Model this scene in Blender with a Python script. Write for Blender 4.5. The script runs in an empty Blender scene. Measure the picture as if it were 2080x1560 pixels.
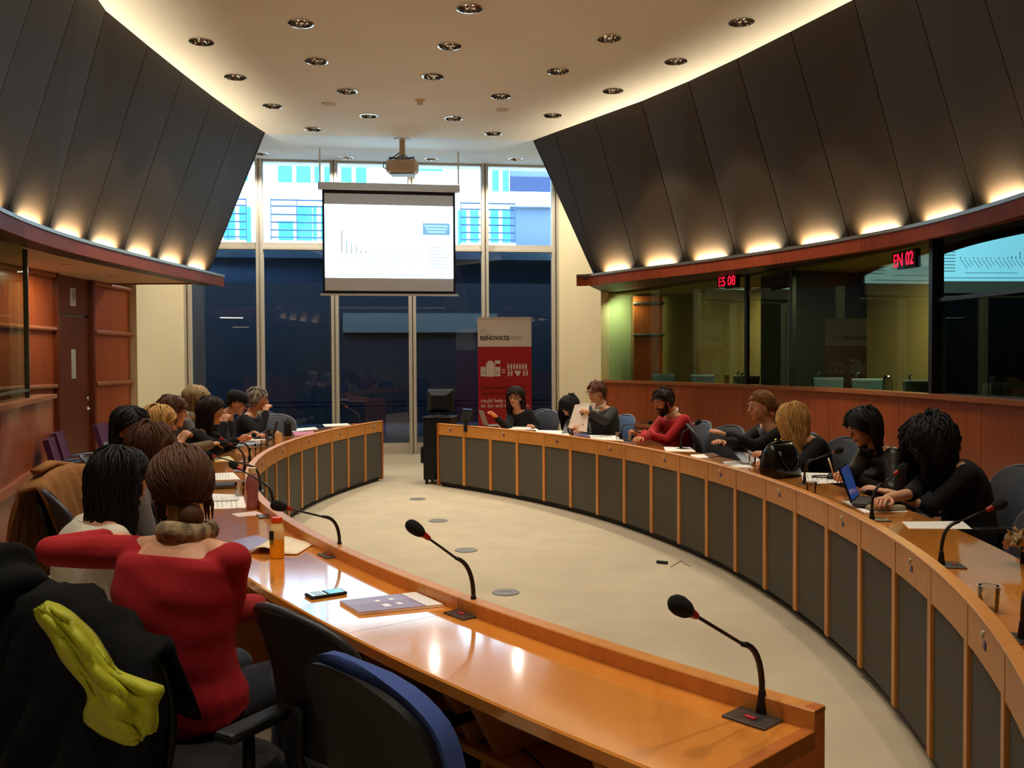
import bpy, bmesh, math, random
import numpy as np
from mathutils import Vector, Matrix
random.seed(7)
PI = math.pi
SC = bpy.context.scene
COL = SC.collection

# ------------------------------------------------------------------ camera, world, exposure
FPX = 1880.0
EYE = np.array([0.0, 0.0, 1.6])
PITCH = math.atan(47 / FPX)
ROLL = 0.005
_fw = np.array([0, math.cos(PITCH), -math.sin(PITCH)])
_up0 = np.array([0, math.sin(PITCH), math.cos(PITCH)])
_rt0 = np.array([1.0, 0, 0])
_rt = math.cos(ROLL) * _rt0 - math.sin(ROLL) * _up0
_up = math.sin(ROLL) * _rt0 + math.cos(ROLL) * _up0
cam_data = bpy.data.cameras.new('camera')
cam_data.sensor_fit = 'HORIZONTAL'
cam_data.sensor_width = 36.0
cam_data.lens = FPX / 2080 * 36.0
cam_data.clip_start = 0.05
cam_data.clip_end = 200
cam = bpy.data.objects.new('camera', cam_data)
COL.objects.link(cam)
cam.matrix_world = Matrix(((_rt[0], _up[0], -_fw[0], EYE[0]), (_rt[1], _up[1], -_fw[1], EYE[1]), (_rt[2], _up[2], -_fw[2], EYE[2]), (0, 0, 0, 1)))
SC.camera = cam

world = bpy.data.worlds.new('overcast_sky')
SC.world = world
world.use_nodes = True
bg = world.node_tree.nodes['Background']
bg.inputs[0].default_value = (0.62, 0.82, 1.0, 1)
bg.inputs[1].default_value = 10.0

SC.view_settings.view_transform = 'Standard'
SC.view_settings.look = 'None'
SC.view_settings.exposure = 0.0
SC.view_settings.gamma = 1.0
SC.view_settings.use_curve_mapping = False
SC.cycles.use_denoising = True
SC.cycles.max_bounces = 8
SC.cycles.transparent_max_bounces = 16
SC.cycles.sample_clamp_indirect = 4.0
SC.cycles.caustics_reflective = False
SC.cycles.caustics_refractive = False

DOWN_W = 60.0       # each ceiling downlight
UP_W = 38.0         # each cove uplight
WARM = (1.0, 0.89, 0.73)
WARM_UP = (1.0, 0.85, 0.58)

# ------------------------------------------------------------------ picture <-> place
def ray(u, v):
    return _rt * (u - 1040) / FPX - _up * (v - 780) / FPX + _fw
def at_z(u, v, z):
    d = ray(u, v); return EYE + d * ((z - EYE[2]) / d[2])
def at_y(u, v, y):
    d = ray(u, v); return EYE + d * (y / d[1])

# ------------------------------------------------------------------ materials
def lin(c):
    if max(c) > 1.0: c = [x / 255 for x in c]
    return tuple((x / 12.92 if x <= 0.04045 else ((x + 0.055) / 1.055) ** 2.4) for x in c[:3]) + (1.0,)
MATS = {}
def mat(name, col, rough=0.5, metal=0.0, spec=0.5, bump=0.0, bscale=60.0, var=0.0, vscale=6.0, stretch=(1, 1, 1), emit=None, estr=0.0, trans=0.0, coat=0.0, sheen=0.0, ior=1.45, alpha=1.0):
    if name in MATS: return MATS[name]
    m = bpy.data.materials.new(name); m.use_nodes = True
    nt = m.node_tree; b = nt.nodes['Principled BSDF']
    b.inputs['Base Color'].default_value = lin(col)
    b.inputs['Roughness'].default_value = rough
    b.inputs['Metallic'].default_value = metal
    b.inputs['Specular IOR Level'].default_value = spec
    b.inputs['IOR'].default_value = ior
    b.inputs['Transmission Weight'].default_value = trans
    b.inputs['Coat Weight'].default_value = coat
    b.inputs['Coat Roughness'].default_value = 0.07; b.inputs['Coat IOR'].default_value = 1.65
    b.inputs['Sheen Weight'].default_value = sheen
    b.inputs['Alpha'].default_value = alpha
    if emit is not None:
        b.inputs['Emission Color'].default_value = lin(emit); b.inputs['Emission Strength'].default_value = estr
    if bump or var:
        tc = nt.nodes.new('ShaderNodeTexCoord'); mp = nt.nodes.new('ShaderNodeMapping')
        mp.inputs['Scale'].default_value = stretch
        nt.links.new(tc.outputs['Object'], mp.inputs['Vector'])
    if var:
        n = nt.nodes.new('ShaderNodeTexNoise'); n.inputs['Scale'].default_value = vscale; n.inputs['Detail'].default_value = 5
        nt.links.new(mp.outputs[0], n.inputs['Vector'])
        r = nt.nodes.new('ShaderNodeValToRGB')
        c = lin(col)
        r.color_ramp.elements[0].position = 0.3; r.color_ramp.elements[1].position = 0.7
        r.color_ramp.elements[0].color = tuple(x * (1 - var) for x in c[:3]) + (1,)
        r.color_ramp.elements[1].color = tuple(min(1, x * (1 + var)) for x in c[:3]) + (1,)
        nt.links.new(n.outputs['Fac'], r.inputs[0]); nt.links.new(r.outputs[0], b.inputs['Base Color'])
    if bump:
        n2 = nt.nodes.new('ShaderNodeTexNoise'); n2.inputs['Scale'].default_value = bscale; n2.inputs['Detail'].default_value = 3
        nt.links.new(mp.outputs[0], n2.inputs['Vector'])
        bp = nt.nodes.new('ShaderNodeBump'); bp.inputs['Strength'].default_value = bump; bp.inputs['Distance'].default_value = 0.01
        nt.links.new(n2.outputs['Fac'], bp.inputs['Height']); nt.links.new(bp.outputs[0], b.inputs['Normal'])
    MATS[name] = m
    return m

def glass_mat(name, tint, refl=(1, 1, 1), boost=1.0, rough=0.0):
    """architectural pane: tinted transparency plus mirror reflection by Fresnel"""
    if name in MATS: return MATS[name]
    m = bpy.data.materials.new(name); m.use_nodes = True
    nt = m.node_tree
    for n in list(nt.nodes): nt.nodes.remove(n)
    out = nt.nodes.new('ShaderNodeOutputMaterial')
    tr = nt.nodes.new('ShaderNodeBsdfTransparent'); tr.inputs[0].default_value = tuple(tint) + (1,)
    gl = nt.nodes.new('ShaderNodeBsdfGlossy'); gl.inputs[0].default_value = tuple(refl) + (1,); gl.inputs['Roughness'].default_value = rough
    fr = nt.nodes.new('ShaderNodeFresnel'); fr.inputs[0].default_value = 1.5
    mu = nt.nodes.new('ShaderNodeMath'); mu.operation = 'MULTIPLY'; mu.inputs[1].default_value = boost; mu.use_clamp = True
    mx = nt.nodes.new('ShaderNodeMixShader')
    nt.links.new(fr.outputs[0], mu.inputs[0]); nt.links.new(mu.outputs[0], mx.inputs[0])
    nt.links.new(tr.outputs[0], mx.inputs[1]); nt.links.new(gl.outputs[0], mx.inputs[2]); nt.links.new(mx.outputs[0], out.inputs[0])
    MATS[name] = m
    return m

def wood(name, c1, c2, rough=0.35, scale=3.0, stretch=(9, 9, 0.7), coat=0.0, spec=0.5):
    if name in MATS: return MATS[name]
    m = mat(name, c1, rough, coat=coat, spec=spec)
    nt = m.node_tree; b = nt.nodes['Principled BSDF']
    tc = nt.nodes.new('ShaderNodeTexCoord'); mp = nt.nodes.new('ShaderNodeMapping'); mp.inputs['Scale'].default_value = stretch
    n = nt.nodes.new('ShaderNodeTexNoise'); n.inputs['Scale'].default_value = scale; n.inputs['Detail'].default_value = 6; n.inputs['Roughness'].default_value = 0.6
    n.inputs['Distortion'].default_value = 0.6
    r = nt.nodes.new('ShaderNodeValToRGB'); r.color_ramp.elements[0].position = 0.33; r.color_ramp.elements[1].position = 0.67
    r.color_ramp.elements[0].color = lin(c1); r.color_ramp.elements[1].color = lin(c2)
    nt.links.new(tc.outputs['Object'], mp.inputs[0]); nt.links.new(mp.outputs[0], n.inputs['Vector'])
    nt.links.new(n.outputs['Fac'], r.inputs[0]); nt.links.new(r.outputs[0], b.inputs['Base Color'])
    return m

# ------------------------------------------------------------------ geometry collector
class MB:
    def __init__(s): s.v = []; s.f = []; s.m = []
    def add(s, vs, fs, mi=0):
        o = len(s.v); s.v += [tuple(map(float, p)) for p in vs]; s.f += [tuple(i + o for i in f) for f in fs]; s.m += [mi] * len(fs); return s
    def box(s, c, size, rz=0.0, mi=0, rot=None):
        x, y, z = [k / 2 for k in size]
        P = np.array([(-x, -y, -z), (x, -y, -z), (x, y, -z), (-x, y, -z), (-x, -y, z), (x, -y, z), (x, y, z), (-x, y, z)])
        if rot is not None: P = P @ np.array(rot).T
        elif rz:
            R = np.array([(math.cos(rz), -math.sin(rz), 0), (math.sin(rz), math.cos(rz), 0), (0, 0, 1)]); P = P @ R.T
        return s.add(P + np.array(c), [(0, 3, 2, 1), (4, 5, 6, 7), (0, 1, 5, 4), (1, 2, 6, 5), (2, 3, 7, 6), (3, 0, 4, 7)], mi)
    def hexa(s, P, mi=0):
        return s.add(P, [(0, 3, 2, 1), (4, 5, 6, 7), (0, 1, 5, 4), (1, 2, 6, 5), (2, 3, 7, 6), (3, 0, 4, 7)], mi)
    def rings(s, R, close=True, cap=True, mi=0):
        n = len(R[0]); vs = [p for r in R for p in r]; fs = []
        for i in range(len(R) - 1):
            for j in range(n if close else n - 1):
                a = i * n + j; b = i * n + (j + 1) % n
                fs.append((a, b, b + n, a + n))
        if cap: fs.append(tuple(range(n))[::-1]); fs.append(tuple(range((len(R) - 1) * n, len(R) * n)))
        return s.add(vs, fs, mi)
    def tube(s, pts, rad, n=8, mi=0, flat=None, ref=None, caps=True):
        """round (or flattened) tube through pts; rad: scalar or list; flat: (a,b) radius factors along (side, ref)"""
        pts = [np.array(p, float) for p in pts]; k = len(pts)
        rad = [rad] * k if np.isscalar(rad) else list(rad)
        R = []; prev = None
        for i in range(k):
            t = pts[min(i + 1, k - 1)] - pts[max(i - 1, 0)]; t = t / (np.linalg.norm(t) + 1e-9)
            if ref is not None: w = np.array(ref, float)
            elif prev is not None: w = prev
            else: w = np.array((0, 0, 1.0)) if abs(t[2]) < 0.9 else np.array((0, 1.0, 0))
            w = w - t * (w @ t); w = w / (np.linalg.norm(w) + 1e-9); prev = w
            q = np.cross(t, w)
            fa, fb = flat if flat else (1, 1)
            R.append([pts[i] + rad[i] * (math.cos(a) * q * fa + math.sin(a) * w * fb) for a in [2 * PI * j / n for j in range(n)]])
        return s.rings(R, True, caps, mi)
    def capsule(s, a, b, ra, rb, n=12, mi=0, flat=None, ref=None):
        a = np.array(a, float); b = np.array(b, float); t = b - a; L = np.linalg.norm(t); t = t / (L + 1e-9)
        P = []; Rr = []
        for k in range(5): th = PI / 2 * (1 - k / 4) ; P.append(a - t * ra * math.sin(th)); Rr.append(max(ra * math.cos(th), ra * 0.05))
        for k in range(5): th = PI / 2 * k / 4; P.append(b + t * rb * math.sin(th)); Rr.append(max(rb * math.cos(th), rb * 0.05))
        return s.tube(P, Rr, n, mi, flat, ref)
    def chain(s, pts, rads, n=12, mi=0, flat=None, ref=None):
        """capsules joined end to end: overlapping closed volumes for a remesh"""
        for i in range(len(pts) - 1): s.capsule(pts[i], pts[i + 1], rads[i], rads[i + 1], n, mi, flat, ref)
        return s
    def ellipsoid(s, c, r, M=None, n=14, k=9, mi=0):
        c = np.array(c, float); R = []
        for i in range(k + 1):
            th = PI * i / k; rr = max(math.sin(th), 0.02)
            ring = [np.array((r[0] * rr * math.cos(2 * PI * j / n), r[1] * rr * math.sin(2 * PI * j / n), -r[2] * math.cos(th))) for j in range(n)]
            R.append([c + (np.array(M) @ p if M is not None else p) for p in ring])
        return s.rings(R, True, True, mi)
    def lathe(s, prof, c=(0, 0, 0), n=20, mi=0, M=None):
        c = np.array(c, float); R = []
        for r, z in prof:
            ring = [np.array((max(r, 1e-4) * math.cos(2 * PI * j / n), max(r, 1e-4) * math.sin(2 * PI * j / n), z)) for j in range(n)]
            R.append([c + (np.array(M) @ p if M is not None else p) for p in ring])
        return s.rings(R, True, True, mi)
    def prism(s, poly, z0, z1, mi=0):
        n = len(poly)
        return s.add([(x, y, z0) for x, y in poly] + [(x, y, z1) for x, y in poly],
                     [tuple(range(n))[::-1], tuple(range(n, 2 * n))] + [(i, (i + 1) % n, n + (i + 1) % n, n + i) for i in range(n)], mi)
    def slab(s, poly3, thick, mi=0):
        """flat polygon in space given thickness along its normal"""
        P = [np.array(p, float) for p in poly3]; n = len(P)
        nr = np.cross(P[1] - P[0], P[2] - P[0]); nr = nr / np.linalg.norm(nr) * thick
        return s.add(P + [p + nr for p in P], [tuple(range(n))[::-1], tuple(range(n, 2 * n))] + [(i, (i + 1) % n, n + (i + 1) % n, n + i) for i in range(n)], mi)
    def grid(s, G, thick=0.0, mi=0):
        """surface grid G[i][j]; thick gives it a second skin"""
        G = [[np.array(p, float) for p in r] for r in G]; a = len(G); b = len(G[0])
        top = [p for r in G for p in r]
        fs = [(i * b + j, i * b + j + 1, (i + 1) * b + j + 1, (i + 1) * b + j) for i in range(a - 1) for j in range(b - 1)]
        if not thick: return s.add(top, fs, mi)
        N = []
        for i in range(a):
            for j in range(b):
                d1 = G[min(i + 1, a - 1)][j] - G[max(i - 1, 0)][j]; d2 = G[i][min(j + 1, b - 1)] - G[i][max(j - 1, 0)]
                nn = np.cross(d1, d2); N.append(nn / (np.linalg.norm(nn) + 1e-9))
        bot = [p + q * thick for p, q in zip(top, N)]; o = a * b
        f2 = [tuple(x + o for x in f)[::-1] for f in fs]
        e = [(i * b, (i + 1) * b) for i in range(a - 1)] + [((i + 1) * b + b - 1, i * b + b - 1) for i in range(a - 1)] + [(j + 1, j) for j in range(b - 1)] + [((a - 1) * b + j, (a - 1) * b + j + 1) for j in range(b - 1)]
        return s.add(top + bot, fs + f2 + [(p, q, q + o, p + o) for p, q in e], mi)
    def mesh(s, name):
        me = bpy.data.meshes.new(name); me.from_pydata(s.v, [], s.f); me.update(); return me
    def build(s, name, m, parent=None, smooth=False, bevel=0.0):
        me = s.mesh(name)
        for x in (m if isinstance(m, (list, tuple)) else [m]): me.materials.append(x)
        me.polygons.foreach_set('material_index', s.m)
        bm = bmesh.new(); bm.from_mesh(me); bmesh.ops.recalc_face_normals(bm, faces=bm.faces)
        if bevel:
            bmesh.ops.bevel(bm, geom=[e for e in bm.edges if e.calc_face_angle(0) > 0.6], offset=bevel, segments=2, affect='EDGES', profile=0.5)
        bm.to_mesh(me); bm.free()
        if smooth:
            me.polygons.foreach_set('use_smooth', [True] * len(me.polygons))
            if smooth == 'auto': me.set_sharp_from_angle(angle=0.7)
        o = bpy.data.objects.new(name, me); COL.objects.link(o)
        if parent is not None: o.parent = parent
        return o

def remesh(mb, name, voxel, m, parent, smooth=3, ratio=0.4, disp=None):
    """one continuous skin grown round the collected volumes"""
    me = mb.mesh(name + '_src'); o = bpy.data.objects.new(name + '_src', me); COL.objects.link(o)
    bm = bmesh.new(); bm.from_mesh(me); bmesh.ops.recalc_face_normals(bm, faces=bm.faces); bm.to_mesh(me); bm.free()
    r = o.modifiers.new('r', 'REMESH'); r.mode = 'VOXEL'; r.voxel_size = voxel
    if smooth: q = o.modifiers.new('s', 'SMOOTH'); q.factor = 0.5; q.iterations = smooth
    if ratio < 1: d = o.modifiers.new('d', 'DECIMATE'); d.ratio = ratio
    dg = bpy.context.evaluated_depsgraph_get()
    out = bpy.data.meshes.new_from_object(o.evaluated_get(dg))
    bpy.data.objects.remove(o); bpy.data.meshes.remove(me)
    out.name = name
    out.materials.clear(); out.materials.append(m)
    if disp is not None:
        n = len(out.vertices); co = np.empty(n * 3); no = np.empty(n * 3)
        out.vertices.foreach_get('co', co); out.vertex_normals.foreach_get('vector', no)
        co = co.reshape(-1, 3); no = no.reshape(-1, 3)
        out.vertices.foreach_set('co', (co + no * disp(co)[:, None]).ravel()); out.update()
    out.polygons.foreach_set('use_smooth', [True] * len(out.polygons))
    ob = bpy.data.objects.new(name, out); COL.objects.link(ob)
    if parent is not None: ob.parent = parent
    return ob

def tag(o, label=None, cat=None, group=None, kind=None):
    if label: o['label'] = label
    if cat: o['category'] = cat
    if group: o['group'] = group
    if kind: o['kind'] = kind
    return o
def empty(name, loc=(0, 0, 0), yaw=0.0, label=None, cat=None, group=None, kind=None, scale=1.0):
    """yaw: compass-like, local +Y points to (sin yaw, cos yaw)"""
    o = bpy.data.objects.new(name, None); COL.objects.link(o); o.location = [float(x) for x in loc]
    o.rotation_euler = (0, 0, -yaw); o.scale = (scale,) * 3; o.empty_display_size = 0.1
    return tag(o, label, cat, group, kind)
def copy_tree(o, parent=None):
    c = o.copy(); COL.objects.link(c)
    if parent is not None: c.parent = parent
    for ch in list(o.children): copy_tree(ch, c)
    return c
def obj_at(src, loc, yaw, label, group=None):
    c = copy_tree(src); c.location = [float(x) for x in loc]; c.rotation_euler = (0, 0, -yaw); c['label'] = label
    if group: c['group'] = group
    return c

class Curve:
    """plan curve; side = +1: outward normal is to the right of travel, -1: left"""
    def __init__(s, P, side):
        P = np.array(P, float); s.P = P
        s.s = np.r_[0, np.cumsum(np.hypot(*np.diff(P, axis=0).T))]; s.L = s.s[-1]; s.side = side
    def pos(s, t): return np.array([np.interp(t, s.s, s.P[:, 0]), np.interp(t, s.s, s.P[:, 1])])
    def tan(s, t):
        a = s.pos(max(t - 0.05, 0)); b = s.pos(min(t + 0.05, s.L)); d = b - a; return d / np.linalg.norm(d)
    def nrm(s, t):
        d = s.tan(t); return np.array([d[1], -d[0]]) * s.side
    def at(s, t, d, z):
        p = s.pos(t) + s.nrm(t) * d; return np.array([p[0], p[1], z])
    def sweep(s, mb, prof, t0, t1, n=0, mi=0):
        n = n or max(2, int((t1 - t0) / 0.12) + 1)
        return mb.rings([[s.at(t, d, z) for d, z in prof] for t in np.linspace(t0, t1, n)], True, True, mi)
def rect(d0, d1, z0, z1): return [(d0, z0), (d1, z0), (d1, z1), (d0, z1)]
def smooth_curve(pts, n=200):
    """Catmull-Rom through plan points"""
    P = np.array([p[:2] for p in pts], float); P = np.vstack([2 * P[0] - P[1], P, 2 * P[-1] - P[-2]]); out = []
    for i in range(1, len(P) - 2):
        for t in np.linspace(0, 1, 12, endpoint=False):
            a, b, c, d = P[i - 1], P[i], P[i + 1], P[i + 2]
            out.append(0.5 * (2 * b + (c - a) * t + (2 * a - 5 * b + 4 * c - d) * t * t + (3 * b - a - 3 * c + d) * t ** 3))
    out.append(P[-2]); return np.array(out)
# ------------------------------------------------------------------ palette
M_CEIL = mat('ceiling_paint', (241, 236, 226), 0.9, var=0.03, vscale=1.5)
M_CREAM = mat('cream_plaster', (242, 226, 184), 0.85, bump=0.05, bscale=120)
M_CARPET = mat('beige_carpet', (184, 170, 144), 0.95, bump=0.35, bscale=220, var=0.07, vscale=3.0)
M_WALLWOOD = wood('cherry_wall_veneer', (146, 68, 30), (168, 84, 40), 0.32, scale=2.5, coat=0.15)
M_DOORWOOD = wood('dark_cherry_veneer', (96, 44, 20), (112, 54, 26), 0.35, scale=2.5)
M_RAILWOOD = wood('rail_wood', (150, 88, 52), (170, 104, 64), 0.28)
M_DESK = wood('desk_beech', (216, 134, 54), (230, 150, 66), 0.13, scale=1.6, stretch=(6, 1.2, 6), coat=1.0)
M_APRON = wood('apron_beech', (196, 126, 58), (208, 140, 68), 0.38, scale=2.0)
M_FABRIC = mat('charcoal_desk_fabric', (82, 76, 64), 0.9, bump=0.15, bscale=400, var=0.05, vscale=30)
M_BRONZE = mat('bronze_panel_cloth', (48, 36, 23), 0.6, metal=0.0, spec=0.25, var=0.1, vscale=14, stretch=(6, 6, 0.4), bump=0.12, bscale=160)
M_BLACK = mat('matt_black', (18, 18, 19), 0.55)
M_BLACKPL = mat('black_plastic', (15, 15, 17), 0.5, spec=.3)
M_DARKGREY = mat('dark_grey_plastic', (62, 64, 68), 0.45)
M_GREYMET = mat('grey_metal', (130, 128, 122), 0.35, metal=0.8)
M_CHROME = mat('chrome', (215, 215, 215), 0.08, metal=1.0)
M_ALU = mat('champagne_aluminium', (206, 200, 186), 0.45)
M_WHITE = mat('white_plastic', (228, 226, 220), 0.4)
M_PAPER = mat('paper', (240, 236, 228), 0.75)
M_GLASSW = glass_mat('clear_window_glass', (0.90, 0.95, 0.97), boost=1.0)
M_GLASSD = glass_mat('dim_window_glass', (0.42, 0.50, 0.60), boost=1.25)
M_GLASSB = glass_mat('booth_glass', (0.72, 0.78, 0.64), refl=(0.85, 0.95, 1.0), boost=0.12)
M_GLASSM = glass_mat('mirroring_booth_glass', (0.40, 0.46, 0.42), refl=(0.42, 0.95, 1.0), boost=3.2)

ZC, ZLEDGE = 4.68, 2.62

# ------------------------------------------------------------------ lights
def area(name, loc, size, power, col, direction, sizey=None, spread=PI):
    d = bpy.data.lights.new(name, 'AREA'); d.energy = power; d.color = col; d.shape = 'RECTANGLE'; d.size = size; d.size_y = sizey or size; d.spread = spread
    o = bpy.data.objects.new(name, d); COL.objects.link(o); o.location = [float(x) for x in loc]
    o.rotation_euler = Vector([float(x) for x in direction]).to_track_quat('-Z', 'Y').to_euler(); return o
def spot(name, loc, power, col, angle=82, blend=0.35, r=0.05):
    d = bpy.data.lights.new(name, 'SPOT'); d.energy = power; d.color = col; d.spot_size = math.radians(angle); d.spot_blend = blend; d.shadow_soft_size = r
    o = bpy.data.objects.new(name, d); COL.objects.link(o); o.location = [float(x) for x in loc]; return o

# ------------------------------------------------------------------ floor, ceiling
def structure(o): o['kind'] = 'structure'; return o
fl = MB(); fl.box((0, 6.5, -0.05), (16, 21, 0.1)); structure(fl.build('floor', M_CARPET))
cl_ = at_z(540, 272, ZC); cr_ = at_z(1083, 285, ZC)
cdir = (cr_ - cl_)[:2] / np.linalg.norm((cr_ - cl_)[:2])
def cedge(x): return cl_[1] + (x - cl_[0]) * cdir[1] / cdir[0]
DL = [(409, 84), (611, 47), (953, 16), (643, 124), (913, 93), (1237, 77), (1506, 44), (478, 156), (879, 155), (1133, 144), (1373, 124), (705, 185), (1017, 195), (1245, 184), (553, 215), (749, 235), (921, 240), (1122, 234), (636, 262), (1002, 271)]
from mathutils.geometry import delaunay_2d_cdt
def holed(outer, circles, z_of, r=.10, n=20):
    V = [Vector(p) for p in outer]; E_ = [(i, (i + 1) % len(outer)) for i in range(len(outer))]
    for c in circles:
        o = len(V); V += [Vector((c[0] + r * math.cos(2 * PI * k / n), c[1] + r * math.sin(2 * PI * k / n))) for k in range(n)]; E_ += [(o + k, o + (k + 1) % n) for k in range(n)]
    vs, es, fs, *_ = delaunay_2d_cdt(V, E_, [], 1, 1e-5)
    m = MB(); keep = []
    for f in fs:
        g = sum((vs[i] for i in f), Vector((0, 0))) / len(f)
        if all((g - Vector(c[:2])).length > r * .999 for c in circles): keep.append(tuple(f))
    m.add([(v.x, v.y, z_of(v.x, v.y)) for v in vs], keep); return m
ce = holed([(-7, -4), (7, -4), (7, cedge(7)), (-7, cedge(-7))], [at_z(u, v, ZC)[:2] for u, v in DL], lambda x, y: ZC); structure(ce.build('ceiling', M_CEIL))
ce = MB(); ce.prism([(-7, -4), (7, -4), (7, cedge(7)), (-7, cedge(-7))], ZC + .2, ZC + 0.3); structure(ce.build('ceiling', M_BLACK))

# window wall frame of reference
WD = np.array([math.cos(math.radians(7.5)), math.sin(math.radians(7.5))]); WN = np.array([-WD[1], WD[0]])
W0 = np.array([-1.9, 16.0])
def wall_t(u):
    d = ray(u, 700); k = d[0] / d[1]                      # x = k*y on the plane W0 + t*WD
    y = (W0[1] - W0[0] * WD[1] / WD[0]) / (1 - k * WD[1] / WD[0]); return (k * y - W0[0]) / WD[0]
def wp(t, z, d=0.0):
    p = W0 + WD * t + WN * d; return np.array([p[0], p[1], z])
TL, TR = wall_t(383), wall_t(1128)
ZTOP, ZTR, ZSILL = 5.02, 3.50, 0.14
eL, eR = wp(TL - 1.5, ZTOP), wp(TR + 1.5, ZTOP)
zslope = lambda x, y: ZC + (ZTOP - ZC) * (y - cedge(x)) / max(0.1, (16.0 + (x + 1.9) * .1317) - cedge(x))
DS = []
for u, v in [(530, 312), (703, 320), (876, 323), (1047, 323)]:
    d = ray(u, v); y = 13.5
    for _ in range(12):
        x = d[0] / d[1] * y; z = 1.6 + d[2] / d[1] * y; y = y * (zslope(x, y) - 1.6) / (z - 1.6)
    DS.append(EYE + d * (y / d[1]))
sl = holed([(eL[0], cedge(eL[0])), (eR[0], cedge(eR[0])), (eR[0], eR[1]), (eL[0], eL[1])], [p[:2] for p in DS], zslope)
structure(sl.build('ceiling', mat('daylight_tinted_ceiling', (224, 232, 238), 0.9)))  # bluish colour carries the tint of the window daylight
sl = MB(); a_, b_ = np.array([eL[0], cedge(eL[0]), ZC]), np.array([eR[0], cedge(eR[0]), ZC]); sl.hexa([q + np.array((0, 0, h)) for h in (.2, .3) for q in (a_, b_, eR, eL)]); structure(sl.build('ceiling', M_BLACK))

# ------------------------------------------------------------------ window wall
edges_u = [383, 530, 681, 838, 986, 1128]
T = [wall_t(u) for u in edges_u]
def wbox(mb, t0, t1, z0, z1, d0, d1, mi=0):
    P = [wp(t0, z0, d0), wp(t1, z0, d0), wp(t1, z0, d1), wp(t0, z0, d1), wp(t0, z1, d0), wp(t1, z1, d0), wp(t1, z1, d1), wp(t0, z1, d1)]
    return mb.hexa(P, mi)
for i in range(5):
    w = empty('window_%d' % (i + 1), wp(T[i], 0), kind='structure'); iv = Matrix.Translation(-Vector(w.location))
    def wpart(mb, name, m, bevel=0):
        o = mb.build(name, m, w, bevel=bevel); o.data.transform(iv); return o
    f = MB(); a, b = T[i] + 0.035, T[i + 1] - 0.035
    for (t0, t1) in ((a, a + 0.03), (b - 0.03, b)): wbox(f, t0, t1, ZSILL, ZTOP, -0.02, 0.06)
    wpart(f, 'frame', M_ALU)
    f = MB(); wbox(f, a, b, ZTR, ZTR + 0.05, -0.05, 0.05); wbox(f, a, b, ZTR + 0.05, ZTR + 0.12, -0.03, 0.05); wpart(f, 'transom', M_ALU, 0.004)
    f = MB(); wbox(f, a, b, 0.0, ZSILL, -0.04, 0.08); wbox(f, a, b, ZSILL, ZSILL + 0.05, -0.02, 0.06); wpart(f, 'sill', M_ALU)
    f = MB(); wbox(f, a + 0.03, b - 0.03, ZTR + 0.12, ZTOP, 0.01, 0.022); wpart(f, 'upper_pane', M_GLASSW)
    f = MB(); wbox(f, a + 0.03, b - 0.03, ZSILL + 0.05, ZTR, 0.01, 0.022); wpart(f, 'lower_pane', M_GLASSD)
    # glass patch mark: small manifestation strip at hand height
mull = MB()
for k, t in enumerate(T):
    m = MB(); w_ = 0.035 if 0 < k < 5 else 0.04
    wbox(m, t - w_ - 0.02, t - 0.012, 0, ZTOP, -0.10, 0.06); wbox(m, t + 0.012, t + w_ + 0.02, 0, ZTOP, -0.10, 0.06); wbox(m, t - 0.012, t + 0.012, 0, ZTOP, -0.06, 0.06)
    structure(m.build('trim_1', M_ALU, bevel=0.004))
hd = MB(); wbox(hd, TL - .1, TR + .1, ZTOP - 0.04, ZTOP + 0.1, -0.04, 0.3); structure(hd.build('trim_2', M_ALU))

# walls beside the windows
wr = MB(); p0, p1 = wp(TR + 0.03, 0), np.array([1.36, 15.0, 0])
def wallseg(mb, a, b, z0, z1, th, mi=0):
    a = np.array(a[:2], float); b = np.array(b[:2], float); d = (b - a) / np.linalg.norm(b - a); n = np.array([-d[1], d[0]]) * th
    mb.hexa([(*a, z0), (*b, z0), (*(b + n), z0), (*(a + n), z0), (*a, z1), (*b, z1), (*(b + n), z1), (*(a + n), z1)], mi)
wallseg(wr, p0, (1.42, 14.75), 0, 5.1, 0.15); wallseg(wr, (TR and p0[0], p0[1] + .16), (7, 17.3), 0, 5.1, 0.2)
structure(wr.build('wall_right', M_CREAM))
wl = MB(); q0 = wp(TL - 0.04, 0)
wallseg(wl, (-5.42, 13.82), q0[:2], 0, 5.1, 0.15); wallseg(wl, (-7, q0[1] + .05), (q0[0], q0[1] + .05), 0, 5.1, 0.2)
structure(wl.build('wall_left', M_CREAM))
colm = MB(); colm.box((-5.45, 13.46, 2.5), (0.3, 0.72, 5.0)); structure(colm.build('wall_left', M_CREAM))
sh = MB(); sh.box((-7.05, 6.3, 2.5), (0.1, 21, 5.2)); structure(sh.build('wall_left', M_CREAM))
sh = MB(); sh.box((7.05, 6.6, 2.5), (0.1, 22, 5.2)); structure(sh.build('wall_right', M_CREAM))
sh = MB(); sh.box((0, -4.0, 2.5), (14, 0.1, 5.2)); structure(sh.build('wall_back', M_CREAM))

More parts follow.
